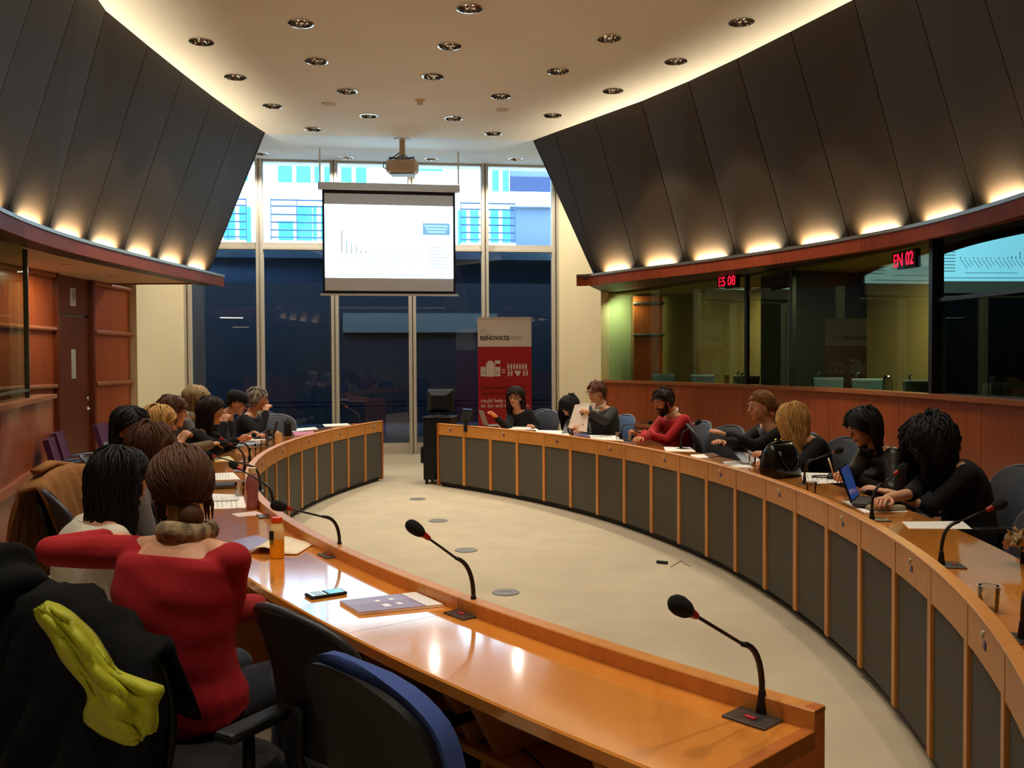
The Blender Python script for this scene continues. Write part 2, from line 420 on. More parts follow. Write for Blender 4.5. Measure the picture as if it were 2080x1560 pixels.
# ------------------------------------------------------------------ soffits of leaning bronze panels
RB = smooth_curve([(1.14, 12.6), (1.62, 11.85), (2.13, 11.15), (2.58, 10.43), (2.97, 9.7), (3.31, 8.93), (3.58, 8.12), (3.70, 7.28), (3.72, 6.4), (3.65, 5.55), (3.47, 4.7), (3.2, 3.87), (2.85, 3.07), (2.4, 2.3)])
LB = smooth_curve([(-3.98, 12.1), (-4.02, 11.35), (-4.07, 10.7), (-4.12, 9.88), (-4.15, 9.03), (-4.12, 8.16), (-4.01, 7.3), (-3.82, 6.45), (-3.55, 5.6), (-3.25, 4.8), (-2.9, 4.0), (-2.5, 3.2)])
CB = {'right': Curve(RB, -1), 'left': Curve(LB, 1)}     # travelling towards the camera
RSEAM = [((1203, 555), (1083, 285)), ((1209, 558), (1126, 269)), ((1294, 543), (1207, 240)), ((1390, 531), (1301, 204)), ((1496, 522), (1400, 168)), ((1597, 500), (1491, 118)), ((1722, 481), (1609, 62)), ((1864, 457), (1731, 0))]
seamsR = [(np.array((1.10, 12.55)), at_z(1083, 285, ZC)[:2]), (np.array((1.14, 12.50)), at_z(1126, 269, ZC)[:2])]
for b, t in RSEAM[2:]: seamsR.append((at_z(*b, 2.78)[:2], at_z(*t, ZC)[:2]))
seamsL = []
for b, t in [((425, 552), (537, 267)), ((396, 538), (488, 238)), ((333, 529), (435, 196)), ((265, 512), (373, 148)), ((180, 492), (298, 92)), ((84, 462), (219, 23))]:
    seamsL.append((at_z(*b, 2.78)[:2], at_z(*t, ZC)[:2]))
def snap(seams, cv):
    out = []
    ts = np.linspace(0, cv.L, 600); P = np.array([cv.pos(t) for t in ts])
    for b, t in seams: out.append((ts[np.argmin(np.hypot(*(P - b).T))], t))
    return out
def regular(s, cv):
    k = np.arange(len(s)); c = np.polyfit(k, [t for t, p in s], 1); px = np.polyfit(k, [p[0] for t, p in s], 3); py = np.polyfit(k, [p[1] for t, p in s], 2)
    return [(max(0.0, float(np.polyval(c, i))), np.array((np.polyval(px, i), np.polyval(py, i)))) for i in k]
sR = snap(seamsR, CB['right']); e_ = sR[:2]; sR = regular(sR[2:], CB['right']); sR = [(0.0, e_[0][1]), (0.06, e_[1][1])] + sR
sL = regular(snap(seamsL, CB['left']), CB['left']); sL[0] = (0.0, sL[0][1])
def extend(s, cv):
    # further panels of the same 0.87 m pitch round the room towards and past the camera
    t, top = s[-1]; off = 0.62
    while t + 0.87 < cv.L:
        t += 0.87; s.append((t, cv.pos(t) - cv.nrm(t) * off))
    return s
sR = extend(sR, CB['right']); sL = extend(sL, CB['left'])
def soffit(side, s, cv):
    root = structure(empty('wall_%s' % side))
    for (ta, pa), (tb, pb) in zip(s[:-1], s[1:]):
        a, b = cv.pos(ta), cv.pos(tb)
        a3, b3 = np.array((*a, 2.72)), np.array((*b, 2.72)); c3, d3 = np.array((*pb, ZC + .02)), np.array((*pa, ZC + .02))
        g = 0.006
        e = (b3 - a3) / np.linalg.norm(b3 - a3) * g; f = (c3 - d3) / np.linalg.norm(c3 - d3) * g
        if np.linalg.norm(b3 - a3) < .1: e = e * 0.2
        P = [a3 + e, b3 - e, c3 - f, d3 + f]
        n = np.append(cv.nrm((ta + tb) / 2), -0.3) * 0.03
        m = MB(); m.hexa(P + [p + n for p in P]); m.build('panel', M_BRONZE, root)
    bk = MB()                                          # dark backing seen in the joints
    ra = [np.append(cv.pos(t) + cv.nrm(t) * 0.05, 2.72) for t, p in s]; rb = [np.append(p + cv.nrm(t) * 0.05, ZC + .02) for t, p in s]
    bk.grid([ra, rb]); bk.build('backing', M_BLACK, root)
    # end return
    t, p = s[0]; a = np.append(cv.pos(t), 2.72); b = np.append(p, ZC); o = np.append(cv.nrm(t) * 1.2, 0)
    m = MB(); m.hexa([a, a + o, b + o, b, a + (0, .03, 0), a + o + (0, .03, 0), b + o + (0, .03, 0), b + (0, .03, 0)]); m.build('end_panel', M_BRONZE, root)
soffit('right', sR, CB['right']); soffit('left', sL, CB['left'])

# ------------------------------------------------------------------ ledges under the soffits, with their cove lamps
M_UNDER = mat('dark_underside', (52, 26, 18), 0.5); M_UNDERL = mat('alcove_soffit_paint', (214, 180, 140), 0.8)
M_FASCIA = wood('ledge_veneer', (122, 50, 24), (142, 62, 30), 0.5, spec=.15)
M_LAMP = mat('lamp_tube_glow', (255, 235, 190), 0.4, emit=(255, 214, 140), estr=6.0)
def inset(cv, off, tip):
    P = [cv.pos(t) - cv.nrm(t) * off for t in np.linspace(0, cv.L, 120)]; return np.vstack([tip, P])
FR = Curve(inset(CB['right'], .12, at_z(1171, 581, 2.61)[:2]), -1)
q_ = inset(CB['left'], .12, (0, 0))[1:]; FL = Curve(np.vstack([q_[0] + (q_[0] - q_[4]) / np.linalg.norm(q_[0] - q_[4]) * .32, q_]), 1)
ZLEDGE = 2.61
WRc = Curve(smooth_curve([(1.36, 15.0), (1.95, 13.95), (2.64, 12.28), (3.28, 10.6), (3.56, 9.3), (3.69, 8.0), (3.74, 6.67), (3.66, 5.3), (3.45, 4.1), (3.1, 3.0), (2.7, 2.1)]), -1)
WLc = Curve(smooth_curve([at_z(106, 802, 1.28), (-4.36, 8.5), (-4.12, 7.75), at_z(0, 825.5, 1.28), (-3.6, 6.0), (-3.2, 5.0), (-2.8, 4.1), (-2.4, 3.3)]), 1)
for side, F_, cv, ss in (('right', FR, CB['right'], sR), ('left', FL, CB['left'], sL)):
    root = structure(empty('trim_%d' % (3 if side == 'right' else 4)))
    m = MB(); F_.sweep(m, rect(0, 0.03, ZLEDGE, 2.735), 0, F_.L); m.build('fascia_board', M_FASCIA, root)
    m = MB(); F_.sweep(m, [(-0.012, 2.735), (0.05, 2.735), (0.05, 2.765), (-0.012, 2.765)], 0, F_.L); m.build('top_lip', M_GREYMET, root)
    m = MB(); F_.sweep(m, rect(0.03, 0.42, 2.66, 2.69), 0, F_.L); m.build('tray', M_FASCIA, root)
    if side == 'right':
        Q = [np.linspace(F_.pos(f * F_.L) + F_.nrm(f * F_.L) * .03, WRc.pos(f * WRc.L) + WRc.nrm(f * WRc.L) * .2, 4) for f in np.linspace(0, 1, 40)]
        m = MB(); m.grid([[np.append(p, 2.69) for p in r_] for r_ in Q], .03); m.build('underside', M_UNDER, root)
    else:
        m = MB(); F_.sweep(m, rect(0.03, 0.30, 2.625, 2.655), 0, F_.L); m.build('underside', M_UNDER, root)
    k = 0
    for (ta, pa), (tb, pb) in zip(ss[:-1], ss[1:]):
        if tb - ta < 0.3: continue
        tm = (ta + tb) / 2; p = cv.pos(tm) - cv.nrm(tm) * 0.06; tg = cv.tan(tm)
        m = MB(); m.tube([np.append(p - tg * 0.22, 2.715), np.append(p + tg * 0.22, 2.715)], 0.010, 8); m.build('lamp_tube', M_LAMP, root)
        up = np.append(cv.nrm(tm) * 0.38, 1.0)
        o = area('cove_uplight', np.append(p, 2.74), 0.44, UP_W, WARM_UP, up, 0.04, spread=2.2)
        o.rotation_euler = (Matrix((np.append(tg, 0), np.cross(-up / np.linalg.norm(up), np.append(tg, 0)), -up / np.linalg.norm(up))).transposed()).to_euler()

# ------------------------------------------------------------------ right wall: wainscot, rails, glazed interpreters' booths
def wainscot(side, cv):
    root = structure(empty('wall_%s' % side))
    n = int(cv.L / 1.45) + 1; ts = np.linspace(0, cv.L, n + 1)
    for a, b in zip(ts[:-1], ts[1:]):
        m = MB(); cv.sweep(m, rect(0, 0.05, 0.66, 1.25), a + .003, b - .003); m.build('panel', M_WALLWOOD, root)
        m = MB(); cv.sweep(m, rect(0.02, 0.07, 0.08, 0.60), a + .003, b - .003); m.build('panel', M_WALLWOOD, root)
    m = MB(); cv.sweep(m, rect(-0.045, 0.14, 1.25, 1.29), 0, cv.L); m.build('top_rail', M_RAILWOOD, root)
    m = MB(); cv.sweep(m, [(-0.05, .60), (.03, .60), (.03, .66), (-.03, .66)], 0, cv.L); m.build('chair_rail', M_RAILWOOD, root)
    m = MB(); cv.sweep(m, rect(0.0, 0.06, 0, 0.08), 0, cv.L); m.build('skirting', M_BLACK, root)
wainscot('right', WRc); wainscot('left', WLc)

def curve_t(cv, u):
    ts = np.linspace(0, cv.L, 1500); best = None
    for t in ts:
        p = cv.pos(t)
        if p[1] < 0.5: continue
        uu = 1040 + FPX * p[0] / p[1]
        if best is None or abs(uu - u) < best[0]: best = (abs(uu - u), t)
    return best[1]
M_MULL = mat('booth_mullion', (38, 44, 48), 0.35, metal=0.3)
M_BOOTHWALL = mat('booth_olive_wall', (150, 132, 84), 0.85, var=0.12, vscale=1.2, stretch=(4, 4, 0.3))
M_BOOTHGREEN = mat('booth_pale_wall', (190, 206, 160), 0.8)
tb = [curve_t(WRc, u) for u in (1222, 1508, 1600, 1880)]; tb.append(tb[3] + 1.7); tb.append(min(tb[4] + 2.2, WRc.L))
k = 6
for i in range(5):
    a, b = tb[i], tb[i + 1]
    w = structure(empty('window_%d' % k)); k += 1
    pa, pb = WRc.at(a, 0.05, 0), WRc.at(b, 0.05, 0)
    if i == 3:                                                     # the pane that mirrors the projection screen
        d = pb - pa; ang = math.radians(4.3); pa = WRc.at(a, 0.10, 0); d = np.array([d[0] * math.cos(ang) - d[1] * math.sin(ang), d[0] * math.sin(ang) + d[1] * math.cos(ang), 0]); pb = pa + d
    d = (pb - pa) / np.linalg.norm(pb - pa); n = np.array([-d[1], d[0], 0]) * 0.012
    if n[0] < 0: n = -n
    m = MB(); q = [pa, pb, pb + n, pa + n]
    zs = (1.29, 2.12, 2.68) if i == 3 else (1.29, 2.68)
    for z0_, z1_ in zip(zs[:-1], zs[1:]):
        m = MB(); m.hexa([p + (0, 0, z0_) for p in q] + [p + (0, 0, z1_) for p in q]); m.build('pane', M_GLASSM if i == 3 and z0_ > 2 else M_GLASSB, w)
    m = MB()
    for p in (pa, pb): m.box(p + n * 1.5 + np.array((0, 0, 1.975)), (0.05, 0.05, 1.37), rz=math.atan2(d[1], d[0]))
    m.build('mullion', M_MULL, w)
    if i == 3:
        m = MB(); c = (pa + pb) / 2; L = np.linalg.norm(pb - pa)
        m.box(c + n + np.array((0, 0, 2.12)), (L, 0.05, 0.035), rz=math.atan2(d[1], d[0])); m.build('crossbar', M_MULL, w)
# booth interior
def booth(side, cv, t0, t1, depth):
    m = MB(); cv.sweep(m, rect(depth, depth + 0.1, 0, 2.66), t0, t1); structure(m.build('wall_%s' % side, M_BOOTHWALL))
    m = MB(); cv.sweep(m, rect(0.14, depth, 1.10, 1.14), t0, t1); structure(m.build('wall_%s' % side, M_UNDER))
booth('right', WRc, 0.1, WRc.L, 1.3)
m = MB(); WRc.sweep(m, rect(0.16, 1.4, 2.66, 2.70), 0.1, WRc.L); structure(m.build('ceiling', M_BOOTHWALL))
m = MB(); m.hexa([WRc.at(.1, .1, 0), WRc.at(.1, 1.15, 0), WRc.at(.2, 1.15, 0), WRc.at(.2, .1, 0), WRc.at(.1, .1, 2.66), WRc.at(.1, 1.15, 2.66), WRc.at(.2, 1.15, 2.66), WRc.at(.2, .1, 2.66)]); structure(m.build('wall_right', M_BOOTHGREEN))
M_PART = mat('booth_partition', (26, 28, 30), 0.6)
for u in (1555, 1890):
    t = curve_t(WRc, u); w_ = 0.26 if u == 1555 else 0.04
    m = MB(); P = [WRc.at(t - w_, .12, 0), WRc.at(t + w_, .12, 0), WRc.at(t + w_, 1.28, 0), WRc.at(t - w_, 1.28, 0)]
    m.hexa([p + (0, 0, 1.14) for p in P] + [p + (0, 0, 2.63) for p in P]); structure(m.build('wall_right', M_PART))
t = curve_t(WRc, 1555)
# wood pier and rails in the first booth stand in for the alcove's reflection
tp = curve_t(WRc, 1265)
m = MB(); m.box((2.17, 14.9, 1.88), (.46, .36, 1.48)); structure(m.build('wall_right', M_WALLWOOD))
for z in (2.0, 2.5):
    m = MB(); m.tube([(1.93, 14.70, z), (2.42, 14.70, z)], 0.025, 8); structure(m.build('trim_6', M_GREYMET))
m = MB(); a = at_y(1241, 690, 15.1); m.box((a[0], a[1], 1.72), (0.03, 0.03, 1.1)); structure(m.build('trim_7', M_BLACK))
area('booth_fill', (1.80, 14.62, 2.55), 0.25, 9, (0.95, 1.0, 0.75), (0.3, 0.4, -1))  # unseen fill added to brighten the pale green end wall
for u, p_ in ((1420, 26), (1740, 44)):
    area('booth_fill', WRc.at(curve_t(WRc, u), .6, 2.58), 0.5, p_, (1.0, 0.9, 0.6), (0, 0, -1))  # unseen fills added to bring out the olive interior

# left booth glazing
t0 = curve_t(WLc, 68)
for i, (a, b) in enumerate(((t0, t0 + 1.6), (t0 + 1.62, t0 + 3.4))):
    w = structure(empty('window_%d' % k)); k += 1
    pa, pb = WLc.at(a, 0.05, 0), WLc.at(min(b, WLc.L), 0.05, 0); d = (pb - pa) / np.linalg.norm(pb - pa); n = np.array([d[1], -d[0], 0]) * 0.012
    q = [pa, pb, pb + n, pa + n]; m = MB(); m.hexa([p + (0, 0, 1.29) for p in q] + [p + (0, 0, 2.62) for p in q]); m.build('pane', M_GLASSB, w)
    m = MB(); m.box(pa + np.array((0, 0, 1.955)), (0.03, 0.04, 1.33), rz=math.atan2(d[1], d[0])); m.build('mullion', M_GREYMET, w)
    m = MB(); c = (pa + pb) / 2; m.box(c + np.array((0, 0, 1.36)), (np.linalg.norm(pb - pa), 0.03, 0.02), rz=math.atan2(d[1], d[0])); m.build('crossbar', M_GREYMET, w)
booth('left', WLc, t0, WLc.L, 1.5)
area('booth_fill', WLc.at(t0 + .9, 0.8, 2.5), 0.4, 2.5, (1.0, 0.85, 0.55), (0, 0, -1))  # unseen fill added inside the left booth

# ------------------------------------------------------------------ left alcove: panelled wall, door, dropped ceiling
XA = -5.4
def alc_y(u): return -XA * FPX / (1040 - u)
ya, yb, yc, yd = 9.0, alc_y(112), alc_y(184), 13.1
root = structure(empty('wall_left'))
def aw(name, y0, y1, z0, z1, m, dx=0.0, th=0.06, parent=None):
    b = MB(); b.box((XA - th / 2 + dx, (y0 + y1) / 2, (z0 + z1) / 2), (th, y1 - y0, z1 - z0)); return b.build(name, m, parent or root, bevel=0.003)
for y0, y1 in ((ya, yb - .02), (yc + .02, yd)):
    zs = [0.0, 0.62, 1.33, 2.0, 2.66]
    for z0, z1 in zip(zs[:-1], zs[1:]): aw('panel', y0, y1, z0 + .004, z1 - .004, M_WALLWOOD)
    for z in (1.33, 2.0, 2.63):
        b = MB(); b.tube([(XA + .03, y0 + .06, z), (XA + .03, y1 - .02, z)], 0.028, 10); b.build('rail', M_RAILWOOD, root)
door = structure(empty('door_1', (XA, (yb + yc) / 2, 0)))
def dpart(name, mb, m, bevel=0, smooth=False):
    o = mb.build(name, m, door, bevel=bevel, smooth=smooth); o.data.transform(Matrix.Translation(-Vector(door.location))); return o
b = MB(); b.box((XA - .02, (yb + yc) / 2, 1.09), (.05, yc - yb - .05, 2.17)); dpart('door_leaf', b, M_DOORWOOD, .003)
b = MB(); b.box((XA - .02, (yb + yc) / 2, 2.43), (.05, yc - yb - .05, 0.46)); dpart('top_panel', b, M_DOORWOOD, .003)
b = MB()
for y in (yb, yc): b.box((XA, y, 1.33), (.12, .05, 2.66))
dpart('frame', b, M_DOORWOOD, .003)
b = MB(); ym = alc_y(148); b.box((XA + .01, ym, 1.59), (.02, .085, 0.36)); dpart('glass_slot', b, mat('frosted_glass', (186, 180, 160), 0.3))
b = MB(); ym = alc_y(149); b.box((XA + .012, ym, 2.41), (.015, .12, 0.22)); dpart('notice', b, mat('notice_paper', (190, 186, 178), 0.6))
b = MB(); b.box((XA + .022, ym, 2.43), (.004, .08, 0.12)); dpart('notice_print', b, mat('notice_ink', (150, 146, 140), 0.6))
b = MB(); ym = alc_y(176); b.lathe([(0.0, 0), (.03, 0), (.03, .012), (.012, .016), (.012, .05)], (XA + .005, ym, 1.02), 14, M=((0, 0, 1), (0, 1, 0), (-1, 0, 0))); b.tube([(XA + .05, ym, 1.02), (XA + .055, ym - .12, 1.02)], .011, 8); dpart('door_handle', b, M_CHROME, smooth=True)
b = MB(); b.lathe([(0.0, 0), (.03, 0), (.03, .015), (0, .018)], (XA + .005, ym, 1.15), 14, M=((0, 0, 1), (0, 1, 0), (-1, 0, 0))); dpart('lock', b, M_CHROME, smooth=True)
# dropped alcove ceiling with two plates, and wood edge beam
zA = 2.66
tips = [FL.pos(t) + FL.nrm(t) * 0.28 for t in np.linspace(0.05, FL.L, 30)]
b = MB(); poly = [(-6.9, tips[0][1] - .02)] + [tuple(p) for p in tips] + [(-6.9, tips[-1][1])]
b.prism(poly, zA, zA + .04); structure(b.build('ceiling', M_UNDERL))
b = MB(); wallseg(b, (-6.9, tips[0][1] - .02), tips[0], zA - .015, zA + .03, 0.06); structure(b.build('trim_8', M_FASCIA))
for (u, v) in ((139, 537), (232, 559)):
    p = at_z(u, v, zA); b = MB(); b.lathe([(0, 0), (.075, 0), (.07, -.012), (0, -.015)], (p[0], p[1], zA), 16)
    tag(b.build('ceiling_plate', M_UNDERL, smooth='auto'), 'small round cover plate on the %s of the low alcove ceiling' % ('near side' if u < 200 else 'far side'), 'cover plate')
area('alcove_light', (-4.9, 10.2, 2.6), 0.5, 16, WARM, (0, 0, -1))

# ------------------------------------------------------------------ ceiling downlights
M_REFL = mat('faceted_reflector', (200, 190, 180), 0.10, metal=1.0)
M_CAN = mat('downlight_throat', (120, 100, 90), 0.25, metal=0.9)
def make_downlight():
    r = empty('downlight')
    m = MB(); n = 20
    R_ = [[(rr * math.cos(2 * PI * j / n), rr * math.sin(2 * PI * j / n), z) for j in range(n)] for rr, z in ((.118, 0.002), (.118, -.008), (.103, -.010), (.10, -.002))]
    m.rings(R_, True, False); m.build('trim_ring', M_CHROME, r, smooth='auto')
    m = MB(); R_ = [[(rr * math.cos(2 * PI * (j + .5 * (i % 2)) / n), rr * math.sin(2 * PI * (j + .5 * (i % 2)) / n), z) for j in range(n)] for i, (rr, z) in enumerate(((.102, -.006), (.092, .035), (.075, .07), (.05, .095)))]
    m.rings(R_, True, False); m.build('reflector', M_REFL, r)
    m = MB(); m.lathe([(0, .10), (.055, .10), (.05, .085), (0, .08)], n=12); m.build('throat', M_CAN, r)
    m = MB()
    for s_ in (-1, 1): m.tube([(s_ * .03, -.02, .085), (s_ * .03, -.02, .03), (s_ * .03, .02, .03), (s_ * .03, .02, .085)], .008, 6)
    m.build('lamp', mat('compact_lamp', (250, 245, 235), 0.3, emit=(255, 226, 180), estr=0.9), r)
    return r
dl0 = None
def row_of(v): return 'first' if v < 60 else 'second' if v < 100 else 'third' if v < 135 else 'fourth' if v < 170 else 'fifth' if v < 205 else 'sixth' if v < 245 else 'seventh'
rows = {}
for u, v in DL: rows.setdefault(row_of(v), []).append((u, v))
for rn, L in rows.items():
    L.sort()
    for i, (u, v) in enumerate(L):
        p = at_z(u, v, ZC)
        side = ['leftmost', 'second from left', 'third from left', 'fourth from left'][i] if i < len(L) - 1 else ('rightmost' if len(L) > 1 else 'only')
        lab = 'round chrome ceiling downlight, %s in the %s row counted from the near end' % (side, rn)
        if dl0 is None: dl0 = make_downlight(); o = dl0; o.location = [float(x) for x in p]; tag(o, lab, 'downlight', 'recessed ceiling downlights')
        else: o = obj_at(dl0, p, 0, lab)
        wash = {(1245, 184): 2.6, (1373, 124): 2.2, (1506, 44): 2.0, (478, 156): 2.4, (409, 84): 2.2, (611, 47): 1.5}.get((u, v), 1.0)   # the outer fittings graze the panels
        spot('downlight_beam', p + (0, 0, -0.012), DOWN_W * wash, WARM, 86 if wash > 1 else 66, 0.14 if wash > 1 else 0.5)
for i, p in enumerate(DS):
    obj_at(dl0, p, 0, 'dim downlight in the bluish sloping ceiling by the windows, %s of four' % ['leftmost', 'second from left', 'third from left', 'rightmost'][i])
    spot('downlight_beam', p + (0, 0, -0.012), 125, WARM, 150, 0.4)
for x, y in ((-2.5, 6.8), (-2.4, 5.0), (-1.2, 6.2), (0.2, 6.4), (1.4, 6.0), (2.3, 5.0), (-1.5, 4.2), (0, 4.4), (1.3, 4.0), (-1.4, 2.2), (0, 2.2), (1.4, 2.2), (-2.6, 3.4), (-1, 0), (1, 0), (0, -2)):
    spot('downlight_beam', (x, y, ZC - .02), DOWN_W * (2.2 if y < 3 else 1.7), WARM, 70, 0.5)      # unseen spots without fittings, added to brighten the near desk and floor
for (u, v), w_ in (((668, 211), 'left'), ((1020, 223), 'right')):
    p = at_z(u, v, ZC); b = MB(); b.lathe([(0, 0), (.085, 0), (.08, -.008), (0, -.01)], p, 18)
    tag(b.build('ceiling_plate', mat('plate_paint', (205, 188, 160), 0.8), smooth='auto'), 'flat painted cover plate on the ceiling, %s of the smoke detector' % w_, 'cover plate')
p = at_z(853, 204, ZC); sd = empty('smoke_detector', p, label='small round smoke detector on the ceiling above the projector', cat='smoke detector')
b = MB(); b.lathe([(0, 0), (.06, 0), (.06, -.015), (.05, -.02), (0, -.02)], n=18); b.build('base', mat('ivory_plastic', (226, 206, 170), .5), sd, smooth='auto')
b = MB(); b.lathe([(0, -.02), (.035, -.02), (.032, -.06), (.022, -.066), (0, -.066)], n=18); b.build('sensor_head', M_WHITE, sd, smooth='auto')

# ------------------------------------------------------------------ floor outlets
fo = None
for i, (u, v) in enumerate([(848, 1014), (890, 1058), (947, 1118), (1027, 1204)]):
    p = at_z(u, v, 0.0); lab = 'round grey floor outlet lid in the carpet, %s one' % ['farthest', 'second farthest', 'second nearest', 'nearest'][i]
    if fo is None:
        fo = empty('floor_outlet', p, label=lab, cat='floor outlet', group='floor outlets along the oval')
        b = MB(); b.lathe([(0, 0), (.095, 0), (.095, .006), (.085, .008), (0, .008)], n=24); b.build('lid', mat('outlet_grey', (122, 118, 112), .55), fo, smooth='auto')
        b = MB(); b.box((0, 0, .0085), (.10, .004, .001)); b.build('slot', M_DARKGREY, fo)
    else: obj_at(fo, p, 0, lab)
p = at_z(1345, 1145, 0); b = MB(); b.box(p + (0, 0, .012), (.09, .03, .02), rz=-.5)
tag(b.build('connector', M_BLACK, bevel=.004), 'small black cable connector lying on the carpet', 'connector')
a1 = at_z(1363, 1151, .004); a2 = at_z(1385, 1139, .004); a3 = at_z(1400, 1150, .004); b = MB(); b.tube([a1, (a1 + a2) / 2 + (0, .01, 0), a2, a3], .003, 6)
tag(b.build('cord', mat('thin_cord', (150, 135, 90), .6)), 'thin pale cord trailing from the connector on the carpet', 'cord')
# ------------------------------------------------------------------ outside: courtyard block seen through the glass
M_FAC = mat('white_facade', (236, 240, 244), 0.7); M_FACW = mat('facade_glazing', (40, 170, 215), 0.2); M_NAVY = mat('navy_cladding', (20, 44, 86), 0.5)
M_RAILB = mat('balcony_steel', (30, 66, 104), 0.5); M_SLATE = mat('slate_cladding', (84, 104, 128), 0.6); M_DARKT = mat('dark_terrace', (40, 40, 44), 0.8)
g = MB(); g.box((-2, 24, -0.06), (34, 14.5, 0.1)); structure(g.build('ground', M_DARKT))
FD = 9.5                                                             # facade stands this far beyond the windows
def fp(u, v, dd=0.0):
    d = ray(u, v); n = np.append(WN, 0); q = np.append(W0 + WN * (FD + dd), 0)
    return EYE + d * ((q - EYE)[:2] @ n[:2] / (d[:2] @ n[:2]))
bl = empty('courtyard_building', (*(W0 + WN * FD), 0), label='bright white office block with cyan windows beyond the window wall', cat='building')
biv = Matrix.Translation(-Vector(bl.location))
def bpart(name, mb, m):
    o = mb.build(name, m, bl); o.data.transform(biv); return o
def fbox(mb, t0, t1, z0, z1, d0, d1):
    P = [wp(t, z, d) for z in (z0, z1) for t, d in ((t0, d0), (t1, d0), (t1, d1), (t0, d1))]; return mb.hexa(P)
def ft(u): # along-facade coordinate
    p = fp(u, 450); return (p[:2] - W0) @ WD
def fz(v): return fp(760, v)[2]
b = MB(); fbox(b, -16, ft(1036), fz(506), 13, FD, FD + .4); bpart('upper_wall', b, M_FAC)
b = MB(); fbox(b, -16, 16, 0, fz(507), FD - 1.2, FD + .4); bpart('lower_wall', b, mat('charcoal_wall', (15, 15, 18), .7))
b = MB(); fbox(b, ft(1036), 16, fz(506), 13, FD + .1, FD + .4); bpart('slate_wall', b, M_SLATE)
b = MB(); fbox(b, ft(1032), 16, fz(415), fz(385), FD - .1, FD + .1); bpart('spandrel', b, M_FAC)
b = MB(); fbox(b, ft(1036), 16, fz(383), fz(352), FD + .02, FD + .1); bpart('window', b, M_NAVY)
for u0, u1, v0, v1 in ((566, 632, 330, 374), (640, 672, 300, 374), (694, 745, 300, 374), (1000, 1034, 300, 384), (790, 900, 300, 345), (566, 634, 420, 500), (636, 660, 420, 500), (700, 760, 420, 500), (930, 972, 424, 502), (996, 1036, 420, 502), (455, 510, 424, 502), (455, 505, 330, 372)):
    b = MB(); fbox(b, ft(u0), ft(u1), fz(v1), fz(v0), FD - .03, FD); o = bpart('window', b, M_FACW)
    c = MB(); tm = (ft(u0) + ft(u1)) / 2
    fbox(c, tm - .05, tm + .05, fz(v1), fz(v0), FD - .06, FD - .03); q = c.build('window_bar', M_FAC, o); q.data.transform(biv)
for u0, u1 in ((576, 606), (578, 604)):
    pass
for v0, v1 in ((421, 452),):
    b = MB(); fbox(b, ft(566), ft(598), fz(v1), fz(v0), FD - .07, FD - .04); bpart('blind_panel', b, M_FAC)
for u0, u1 in ((440, 512), (560, 661), (930, 1036)):
    for v in (422, 434, 450, 465, 480, 494):
        b = MB(); z = fz(v); b.tube([wp(ft(u0), z, FD - 1.0), wp(ft(u1), z, FD - 1.0)], .022, 6); bpart('balcony_rail', b, M_RAILB)
    for u in np.linspace(u0, u1, 3):
        b = MB(); fbox(b, ft(u) - .012, ft(u) + .012, fz(503), fz(420), FD - 1.03, FD - .99); bpart('balcony_post', b, M_RAILB)
    b = MB(); fbox(b, ft(u0), ft(u1), fz(506), fz(502), FD - 1.2, FD); bpart('balcony_slab', b, M_FAC)
# slab added just below the transom to block sky light from the lower panes
b = MB(); fbox(b, -9, 9, 3.42, 3.6, 0.5, 5.6); structure(b.build('ceiling', mat('sky_blocking_slab', (190, 222, 255), 0.6)))
b = MB(); fbox(b, -9, 9, 3.61, 3.63, 0.5, 5.6); structure(b.build('ground', mat('sky_bounce_sheet', (214, 214, 210), 0.9)))  # pale sheet added to bounce sky light onto the sloping ceiling
for t in (-9, 9):
    b = MB(); fbox(b, t - .1, t + .1, 0, 3.42, .5, FD - 1.2); structure(b.build('wall_far', mat('charcoal_wall', (26, 26, 30), .6)))
b = MB(); fbox(b, -1.4, 2.6, 2.35, 2.85, 8.1, 8.25); structure(b.build('wall_far', mat('mirrored_band', (96, 92, 80), .8)))  # beige band standing in for the room's reflection in the lower panes
for z in (0.78, 0.86):
    b = MB(); b.tube([wp(-3.6, z, 1.1), wp(2.9, z, 1.1)], .014, 8); structure(b.build('trim_9', mat('blue_guard_rail', (40, 70, 150), .4)))
# ------------------------------------------------------------------ the two curved desks
cR_ = [-3.74036315e-04, 9.01189420e-03, -1.32330032e-01, 8.47590861e-01, -6.34362432e-02]
cL_ = [-9.37727117e-06, 5.04690738e-04, -1.06565132e-02, 1.60666328e-01, -1.49496745e+00, 3.21379864e+00]
ys = np.linspace(11.82, 0.9, 400); DR = Curve(np.c_[np.polyval(cR_, ys), ys], -1)
ys = np.linspace(12.42, 2.09, 400); DLf = Curve(np.c_[np.polyval(cL_, ys), ys], 1)
DEPTH = 0.45
ZTOPD = 0.76
M_EMBW = mat('emblem_white', (225, 225, 220), .4); M_EMBB = mat('emblem_blue', (52, 66, 130), .4); M_EMBR = mat('emblem_red', (150, 50, 60), .4)
M_ENDW = wood('end_veneer', (176, 96, 40), (190, 108, 48), 0.3, scale=2)

